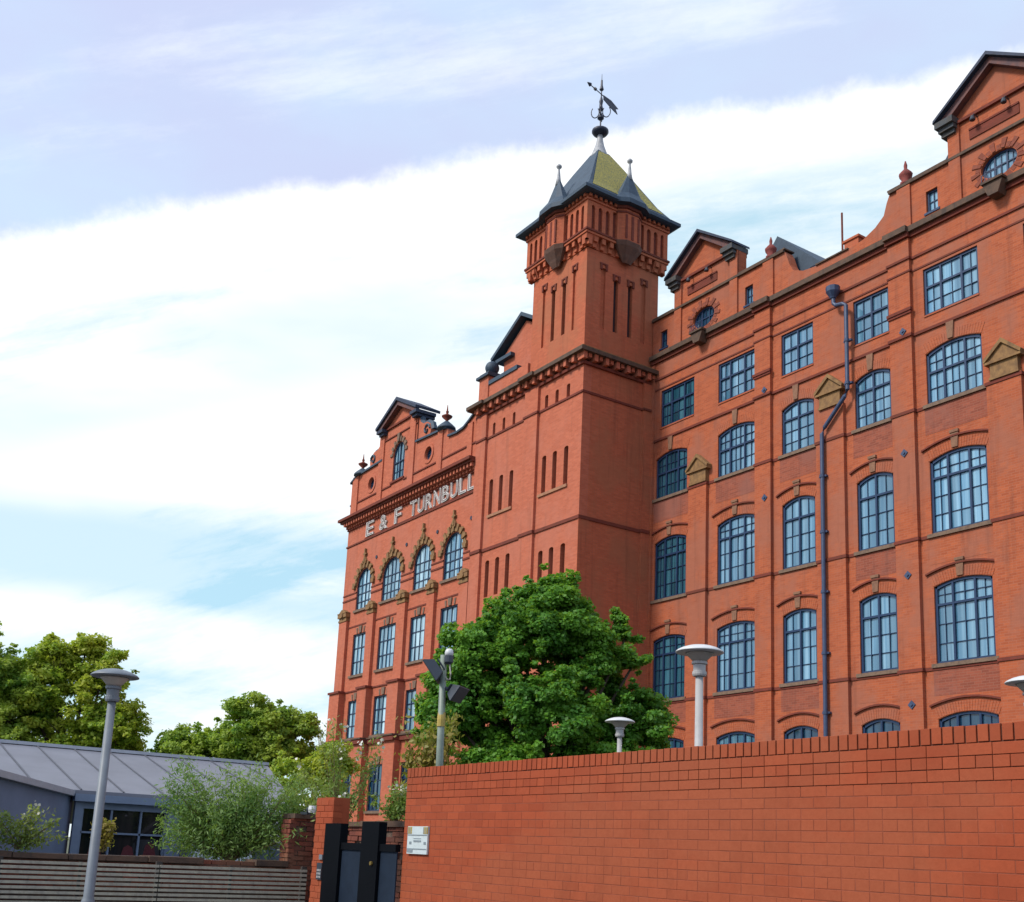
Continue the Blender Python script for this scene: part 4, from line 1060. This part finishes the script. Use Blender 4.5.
m = MB(); m.box(-18.5,-18.3,7.12,8.3,0,rz(-18.3)-.12); m.box(-21.7,-18.5,7.12,7.3,0,rz(-20)-.45); m.build('wall', M['house_blue'], house)
m = MB(); m.box(-33.8,-24,9.7,9.9,0,2.1); m.build('wall', M['house_blue'], house)

# ------------------------------------------------------------------ plants
def leaves_mesh(name, pts, nrm, size, mat, rng, aspect=.62, droop=0.0):
    n = len(pts); a = rng.normal(size=(n,3)); nr = nrm + rng.normal(size=(n,3))*.55; nr /= np.linalg.norm(nr,axis=1)[:,None]+1e-9
    t = a - (a*nr).sum(1)[:,None]*nr; t /= np.linalg.norm(t,axis=1)[:,None]+1e-9
    if droop: t[:,2] -= droop; t /= np.linalg.norm(t,axis=1)[:,None]
    b = np.cross(nr,t); b /= np.linalg.norm(b,axis=1)[:,None]+1e-9
    s = size*(.6+.8*rng.random(n))[:,None]
    q = np.stack([pts-t*s*.5, pts+b*s*.5*aspect-nr*s*.06, pts+t*s*.5, pts-b*s*.5*aspect-nr*s*.06],1).reshape(-1,3)
    me = bpy.data.meshes.new(name); me.vertices.add(4*n); me.vertices.foreach_set('co',q.ravel().astype(np.float32))
    me.loops.add(4*n); me.loops.foreach_set('vertex_index',np.arange(4*n,dtype=np.int32))
    me.polygons.add(n); me.polygons.foreach_set('loop_start',np.arange(0,4*n,4,dtype=np.int32)); me.polygons.foreach_set('loop_total',np.full(n,4,np.int32))
    me.update(calc_edges=True); me.materials.append(M[mat]); return me
def crown_points(rng, lobes, n_per, clumps, cr, flat=.8):
    """lobes: (centre, radii). leaves gather in loose clumps through each lobe, a few sprigs stick out"""
    P = []; N = []
    for (c,r),k in zip(lobes,clumps):
        c = np.array(c); r = np.array(r)
        for i in range(k):
            d = rng.normal(size=3); d /= np.linalg.norm(d)
            if d[2] < -.6: d[2] *= -.4
            sprig = rng.random() < .13
            rad = rng.uniform(1.02,1.24) if sprig else rng.uniform(.35,1.03)
            cc = c + d*r*rad; s = cr*(rng.uniform(.35,.6) if sprig else rng.uniform(.55,1.4)); s = min(s,.7*float(min(r))+.05); m = max(6,int(n_per*(s/cr)**2))
            e = rng.normal(size=(m,3)); e /= np.linalg.norm(e,axis=1)[:,None]
            rr = (rng.random(m)**.55)[:,None]
            sq_ = np.array([rng.uniform(.8,1.3),rng.uniform(.8,1.3),flat*rng.uniform(.6,1.1)])
            P.append(cc + e*rr*s*sq_)
            nn = e*.5 + d*.3; nn[:,2] += .7; N.append(nn)
    P = np.concatenate(P); N = np.concatenate(N); N /= np.linalg.norm(N,axis=1)[:,None]; return P,N
def tree(name, base, lobes, clumps, n_per, cr, size, mat, label, cat, group=None, seed=1, trunk_r=.16, aspect=.62):
    rng = np.random.default_rng(seed); t = empty(name, base, label, cat, group)
    P,N = crown_points(rng, lobes, n_per, clumps, cr)
    me = leaves_mesh('crown', P-np.array(base), N, size, mat, rng, aspect); link('crown', me, t)
    m = MB(); bx,by,bz = base
    cz = sum(l[0][2] for l in lobes)/len(lobes); cxm = sum(l[0][0] for l in lobes)/len(lobes); cym = sum(l[0][1] for l in lobes)/len(lobes)
    f = (cxm*.3+bx*.7, cym*.3+by*.7, bz+(cz-bz)*.5)
    m.tube([(bx,by,bz),(bx*.9+f[0]*.1+.03,by*.9+f[1]*.1,bz+.6),f],[trunk_r*1.3,trunk_r,trunk_r*.75],10)
    for c,r in lobes:
        mid = tuple(f[i]*.5+c[i]*.5+rng.normal()*.12 for i in range(3))
        m.tube([f,mid,c],[trunk_r*.6,trunk_r*.38,trunk_r*.16],7)
        for q in range(5):
            d = rng.normal(size=3); d /= np.linalg.norm(d); d[2] = abs(d[2])*.8
            e = tuple(c[i]+d[i]*r[i]*.85 for i in range(3)); m.tube([c,tuple(c[i]*.5+e[i]*.5+rng.normal()*.08 for i in range(3)),e],[trunk_r*.16,trunk_r*.1,trunk_r*.04],5)
    m.build('trunk', M['bark'], t); return t
S = Vector((.5486,.8361,.0)); 
# picture plane helper used only to size things: camera axes in the ground plane
Rx = Vector((math.cos(-.990076),-math.sin(-.990076),0)); Dx = Vector((math.sin(-.990076),math.cos(-.990076),0))
def off(c, r, u, d): p = Vector((c[0],c[1],0))+Rx*r+Dx*d; return (p.x,p.y,u)
mc = (-21.94,15.48)
ml = [(off(mc,-.15,6.75,0),(1.35,1.35,1.15)),(off(mc,.0,7.65,.1),(.85,.85,.75)),(off(mc,-1.3,5.9,-.1),(1.25,1.2,1.2)),(off(mc,1.1,6.0,.1),(1.1,1.1,1.1)),(off(mc,2.0,4.6,.0),(1.0,1.0,.95)),
      (off(mc,-1.95,4.5,.1),(.95,1.0,.95)),(off(mc,0,4.8,-.5),(1.7,1.3,1.3)),(off(mc,1.75,7.15,.1),(.16,.16,.50)),(off(mc,2.15,6.30,.1),(.42,.3,.14)),(off(mc,1.9,6.85,.1),(.35,.25,.10)),(off(mc,2.4,5.2,.3),(.48,.5,.42)),(off(mc,1.2,3.6,-.2),(1.8,1.2,.9)),(off(mc,-1.1,3.6,-.1),(1.5,1.2,.9)),(off(mc,-.8,7.1,.1),(.85,.8,.7)),(off(mc,2.55,3.7,.2),(.6,.6,.6)),(off(mc,-1.6,5.2,.0),(1.1,1.1,1.0)),(off(mc,-1.55,6.35,.0),(.95,.9,.8)),(off(mc,-2.35,5.0,.1),(.55,.6,.8)),(off(mc,.7,6.7,0),(.9,.9,.9))]
tree('maple_tree', (mc[0],mc[1],.06), ml, [130,74,120,104,80,76,140,16,16,12,26,120,90,64,30,90,64,40,60], 260, .25, .092, 'leaf_maple', 'dense dark green maple in front of the mill behind the boundary wall', 'tree', None, 4, .15, .8)
def far(c, lobes): return [(off(c,r,u,d),(w,w*.9,h)) for r,u,d,w,h in lobes]
c1 = (-47.5,7.2)
tree('broadleaf_tree', (-47.5,7.2,0), far(c1,[(-1.2,5.5,0,2.4,2.6),(-.3,7.6,0,1.7,1.7),(-2.6,7.2,.3,1.8,1.9),(.6,4.2,0,1.9,1.6),(-1.0,9.2,0,1.0,.8),(1.3,7.0,.2,1.3,1.4),(-.2,4.2,-.3,2.8,1.5),(1.0,5.6,-.2,1.5,1.6)]), [110,80,70,70,32,60,90,60], 160, .36, .155, 'leaf_far2', 'dark leafy broadleaf tree at the far left edge behind the grey house', 'tree', 'broadleaf trees behind the house', 21, .24)
c2 = (-46.6,10.2)
tree('broadleaf_tree', (-46.6,10.2,0), far(c2,[(.1,5.2,0,2.1,2.2),(-.9,7.6,0,1.3,1.6),(.9,7.6,.2,1.25,1.5),(1.9,4.9,0,1.4,1.5),(0.2,8.8,0,.8,.6),(1.9,5.6,.3,1.0,1.2),(-1.2,8.7,0,.6,.5),(-.2,4.0,0,2.4,1.4),(-1.4,6.2,-.2,1.5,1.5),(1.2,6.2,-.2,1.4,1.3)]), [90,64,62,60,24,44,18,80,60,56], 150, .34, .15, 'leaf_far', 'airy yellow-green tree rising above the house roof behind the left lamp head', 'tree', 'broadleaf trees behind the house', 22, .22)
c3 = (-43.4,15.6)
tree('broadleaf_tree', (-43.4,15.6,0), far(c3,[(.1,4.8,0,2.2,1.9),(.9,6.3,0,1.5,1.2),(-1.5,4.9,0,1.5,1.2),(2.1,4.9,.2,1.3,1.4),(-2.2,5.2,.2,.8,.8),(.2,3.2,0,3.0,1.3),(2.7,6.2,.2,.7,.7),(1.6,5.6,0,1.5,1.3)]), [90,64,62,60,30,76,22,60], 150, .34, .15, 'leaf_far2', 'rounded green tree between the house roof and the left end of the mill', 'tree', 'broadleaf trees behind the house', 23, .22)
c4 = (-37.5,16.0)
tree('broadleaf_tree', (-37.5,16.0,0), far(c4,[(.2,3.6,0,1.6,1.1),(1.1,4.4,0,.9,.8),(-.8,3.0,0,1.1,.8)]), [46,26,26], 150, .32, .14, 'leaf_far', 'low yellowish bushy tree in front of the rounded green tree', 'tree', 'broadleaf trees behind the house', 24, .14)

def sprays(name, base, stems, label, cat, leafm, lsize, seed, aspect=.3, per=60, stemr=.012, flowers=0, fl_mat='flower', spread=.10, droop=.3, group=None):
    """a plant of many stems with narrow leaves along them"""
    rng = np.random.default_rng(seed); t = empty(name, base, label, cat, group); m = MB(); P = []; N = []; FP = []; FN = []
    for r,u,d,bend in stems:
        b0 = Vector(base)+Rx*rng.uniform(-.06,.06)+Dx*rng.uniform(-.06,.06); tip = Vector(base)+Rx*r+Dx*d+Vector((0,0,u))
        mid = b0*.5+tip*.5+Vector((0,0,u*.10))-Rx*r*bend
        pts = []
        for i in range(9):
            s = i/8; p = b0*(1-s)**2+mid*2*s*(1-s)+tip*s*s; pts.append(p)
        m.tube([tuple(p) for p in pts],[stemr*(1-.85*i/8) for i in range(9)],5)
        for j in range(per):
            s = rng.uniform(.18,1.0)**.75; k = min(7,int(s*8)); f = s*8-k; p = pts[k]*(1-f)+pts[k+1]*f
            o = rng.normal(size=3)*spread*(1.25-s*.7); P.append(np.array(p)+o); n = o/(np.linalg.norm(o)+1e-6); n[2] += .5; N.append(n)
        if rng.random() < flowers:
            for j in range(9): FP.append(np.array(tip)+rng.normal(size=3)*np.array([.035,.035,.05])); FN.append(rng.normal(size=3))
    m.build('stem', M['stem'], t)
    P = np.array(P); N = np.array(N); N /= np.linalg.norm(N,axis=1)[:,None]
    link('foliage', leaves_mesh('foliage', P-np.array(base), N, lsize, leafm, rng, aspect, droop), t)
    if FP:
        FN = np.array(FN); FN /= np.linalg.norm(FN,axis=1)[:,None]
        link('blossom', leaves_mesh('blossom', np.array(FP)-np.array(base), FN, .045, fl_mat, rng, .9), t)
    return t
rng = random.Random(2)
st = [(rng.uniform(-1.05,1.0),rng.uniform(.35,1.8)*(1-.18*abs(q%3-1)),rng.uniform(-.5,.5),rng.uniform(-.25,.25)) for q in range(95)]
st = [(r*rng.uniform(.9,1.25),min(u,1.85-.50*abs(r)**1.5)*rng.uniform(.75,1.08),d,b) for r,u,d,b in st]
sprays('bush', (-17.35,6.40,1.32), st, 'feathery grey-green bush growing over the old brick wall', 'bush', 'leaf_bush', .08, 31, .24, 200, .010, spread=.13)
st2 = [(rng.uniform(-.5,.5),rng.uniform(.3,1.5),rng.uniform(-.4,.4),rng.uniform(-.3,.3)) for q in range(44)]
sprays('bush', (-17.3,7.75,1.3), st2, 'leafy yellow-green bush above the stepped end of the old wall beside the pillar', 'bush', 'leaf_weed', .085, 41, .42, 120, .010, spread=.12)
st = [(rng.uniform(-.55,.5),rng.uniform(.5,1.62),rng.uniform(-.25,.25),rng.uniform(-.3,.3)) for q in range(26)]
sprays('flowering_shrub', (-14.05,6.60,1.7), st, 'straggly yellow-green shrub with white flower heads above the gate pillar', 'shrub', 'leaf_weed', .06, 32, .32, 75, .009, .4, spread=.075)
st = [(rng.uniform(-.35,.35),rng.uniform(.2,.62),rng.uniform(-.15,.15),rng.uniform(-.3,.3)) for q in range(14)]
sprays('weed', (-14.35,7.62,1.93), st, 'green weeds sprouting on the old wall above the gate', 'weed', 'leaf_weed', .07, 33, .4, 70, .008, .3, spread=.06, group='weeds on the old wall')
st = [(rng.uniform(-.5,.62),rng.uniform(.12,.62),rng.uniform(-.2,.2),rng.uniform(-.3,.3)) for q in range(30)]
sprays('weed', (-16.75,3.2,1.38), st, 'pale weeds with whitish flower heads on the old wall left of the lamp post', 'weed', 'leaf_weed', .07, 34, .32, 45, .007, .25, spread=.07, group='weeds on the old wall')
st = [(rng.uniform(-.15,.15),rng.uniform(.2,.5),rng.uniform(-.1,.1),rng.uniform(-.3,.3)) for q in range(10)]
sprays('weed', (-16.72,4.25,1.38), st, 'small yellowish weed on the old wall beside the house window', 'weed', 'leaf_yellow', .07, 35, .45, 60, .008, .0, spread=.06, group='weeds on the old wall')
st = [(rng.uniform(-.38,.42),rng.uniform(.8,1.55)*1.25,rng.uniform(-.2,.2),rng.uniform(-.3,.3)) for q in range(26)]
sprays('shrub', (-14.78, 8.37, 1.8), st, 'small orange-yellow shrub behind the wall end at the foot of the floodlight pole', 'shrub', 'leaf_yellow', .10, 36, .45, 85, .010, .0, spread=.11)

# ------------------------------------------------------------------ sky, sun, camera
SUN_EL, SUN_AZ = R(44), R(-170)        # sun in front of the long facade (azimuth from +y towards +x)
sd = Vector((math.sin(SUN_AZ)*math.cos(SUN_EL), math.cos(SUN_AZ)*math.cos(SUN_EL), math.sin(SUN_EL)))
wd = bpy.data.worlds.new('World'); sc.world = wd; wd.use_nodes = True
t = wd.node_tree; t.nodes.clear()
def N_(ty, **kw):
    n = t.nodes.new(ty)
    for k,v in kw.items(): setattr(n,k,v)
    return n
out_ = N_('ShaderNodeOutputWorld'); bg = N_('ShaderNodeBackground'); bg.inputs[1].default_value = .10
sky = N_('ShaderNodeTexSky', sky_type='NISHITA'); sky.sun_disc = False; sky.sun_elevation = SUN_EL; sky.sun_rotation = SUN_AZ
sky.air_density = 1.0; sky.dust_density = 1.2; sky.ozone_density = 1.6
tc = N_('ShaderNodeTexCoord'); dirv = tc.outputs['Generated']
def vm(op, a, b=None):
    n = N_('ShaderNodeVectorMath', operation=op)
    for i,x in enumerate((a,b)):
        if x is None: continue
        if isinstance(x,tuple): n.inputs[i].default_value = x
        else: t.links.new(x,n.inputs[i])
    return n
def mt(op, a, b=None, c=None, clamp=False):
    n = N_('ShaderNodeMath', operation=op); n.use_clamp = clamp
    for i,x in enumerate((a,b,c)):
        if x is None: continue
        if isinstance(x,(int,float)): n.inputs[i].default_value = x
        else: t.links.new(x,n.inputs[i])
    return n.outputs[0]
def mr(v, a, b, c=0, d=1, smooth=True):
    n = N_('ShaderNodeMapRange'); n.interpolation_type = 'SMOOTHSTEP' if smooth else 'LINEAR'
    for i,x in enumerate((a,b,c,d)): n.inputs[i+1].default_value = x
    t.links.new(v,n.inputs[0]); return n.outputs[0]
def nz(vec, scale, detail, rough, sx=1, sy=1, sz=1):
    mp = N_('ShaderNodeMapping'); mp.inputs['Scale'].default_value = (sx,sy,sz); t.links.new(vec,mp.inputs[0])
    n = N_('ShaderNodeTexNoise'); n.inputs['Scale'].default_value = scale; n.inputs['Detail'].default_value = detail; n.inputs['Roughness'].default_value = rough
    t.links.new(mp.outputs[0],n.inputs[0]); return n.outputs[0]
# the cloud bank: its edge is a line across the whole sky (a great circle); h is the height above that edge
BANK_N = (.3512,-.4757,.8064); BANK_A = (.6047,.7728,.1925)
h0 = vm('DOT_PRODUCT', dirv, BANK_N).outputs['Value']
wob = nz(dirv, 3.2, 7, .62); fluff = nz(dirv, 15, 8, .68)
h = mt('ADD', h0, mt('ADD', mt('MULTIPLY', mt('SUBTRACT', wob, .5), .035), mt('MULTIPLY', mt('SUBTRACT', fluff, .5), .042)))
bank = mr(h, .010, -.012)
streak = nz(dirv, 2.3, 7, .6, 1, 1, 5.5); streak2 = nz(dirv, 1.5, 5, .55, 1, 1, 3.4)
hs = mt('ADD', h0, mt('MULTIPLY', mt('SUBTRACT', streak2, .5), .10))
sxyz = N_('ShaderNodeSeparateXYZ'); t.links.new(dirv, sxyz.inputs[0])
zz = mt('ADD', sxyz.outputs[2], mt('MULTIPLY', mt('SUBTRACT', streak2, .5), .085))
b1 = mt('MULTIPLY', mr(zz, .285, .245), mr(zz, .165, .20)); b2 = mr(zz, .165, .115)
clear_low = mt('MULTIPLY', mt('MAXIMUM', b1, mt('MULTIPLY', b2, 1.0)), mr(streak, .68, .46))
mid = mt('MULTIPLY', mt('MULTIPLY', mr(hs, -.045, -.10), mr(hs, -.19, -.14)), mr(streak2, .66, .36))
along = vm('DOT_PRODUCT', dirv, BANK_A).outputs['Value']
cv = N_('ShaderNodeCombineXYZ'); t.links.new(mt('MULTIPLY', along, 1.6), cv.inputs[0]); t.links.new(mt('MULTIPLY', h0, 9.0), cv.inputs[1]); t.links.new(mt('MULTIPLY', wob, .6), cv.inputs[2])
wisp = nz(cv.outputs[0], 1.3, 8, .64)
wisps = mt('MULTIPLY', mr(wisp, .46, .66), mr(h0, -.02, -.07))
white = mt('SUBTRACT', mt('SUBTRACT', mt('SUBTRACT', 1.0, mt('MULTIPLY', wisps, .50)), mt('MULTIPLY', clear_low, .72)), mt('MULTIPLY', mid, .5), clamp=True)
def mixc(f, a, b):
    n = N_('ShaderNodeMix', data_type='RGBA')
    for i,x in ((0,f),(6,a),(7,b)):
        if isinstance(x,(int,float)): n.inputs[i].default_value = x
        elif isinstance(x,tuple): n.inputs[i].default_value = (*x,1)
        else: t.links.new(x,n.inputs[i])
    return n.outputs[2]
veil = nz(dirv, 2.0, 5, .55, 1, 1, 2.5)
high = mixc(.80, sky.outputs[0], mixc(mr(veil,.36,.64), (4.5,4.9,6.6), (4.6,5.7,7.1)))
blue = mixc(.72, sky.outputs[0], (3.5,5.5,6.4))
bankc = mixc(white, blue, (6.9,7.0,7.1))
high = mixc(mt('MULTIPLY', mr(wisp, .50, .74), .55), high, (6.4,6.7,7.1))
final = mixc(bank, high, bankc)
t.links.new(final, bg.inputs[0]); t.links.new(bg.outputs[0], out_.inputs[0])

ld = bpy.data.lights.new('sun','SUN'); ld.energy = 2.0; ld.angle = R(12); ld.color = (1,.95,.87)
lo = bpy.data.objects.new('sun', ld); C.objects.link(lo); lo.location = (0,-30,40); lo.rotation_euler = sd.to_track_quat('Z','Y').to_euler()

F_,PX,PY,A_,B_,C_ = 1133.306,510.883,609.173,-0.990076,0.213354,0.0459506
f = Vector((math.sin(A_)*math.cos(B_), math.cos(A_)*math.cos(B_), math.sin(B_))); s = Vector((math.cos(A_),-math.sin(A_),0)); u = s.cross(f)
s2 = math.cos(C_)*s+math.sin(C_)*u; u2 = -math.sin(C_)*s+math.cos(C_)*u
cd = bpy.data.cameras.new('camera'); cam = bpy.data.objects.new('camera', cd); C.objects.link(cam); sc.camera = cam
cam.matrix_world = Matrix(((s2.x,u2.x,-f.x,0),(s2.y,u2.y,-f.y,0),(s2.z,u2.z,-f.z,1.6),(0,0,0,1)))
cd.sensor_width = 36; cd.sensor_fit = 'HORIZONTAL'; cd.lens = F_*36/1024; cd.shift_x = (512-PX)/1024; cd.shift_y = (PY-451)/1024
cd.clip_start = .1; cd.clip_end = 3000
sc.render.resolution_x = 1024; sc.render.resolution_y = 902
vs = sc.view_settings; sc.display_settings.display_device = 'sRGB'
vs.view_transform = 'Standard'; vs.look = 'None'; vs.exposure = 0.72; vs.gamma = 1.0; vs.use_curve_mapping = False
sc.cycles.max_bounces = 6; sc.cycles.diffuse_bounces = 3; sc.cycles.transparent_max_bounces = 6
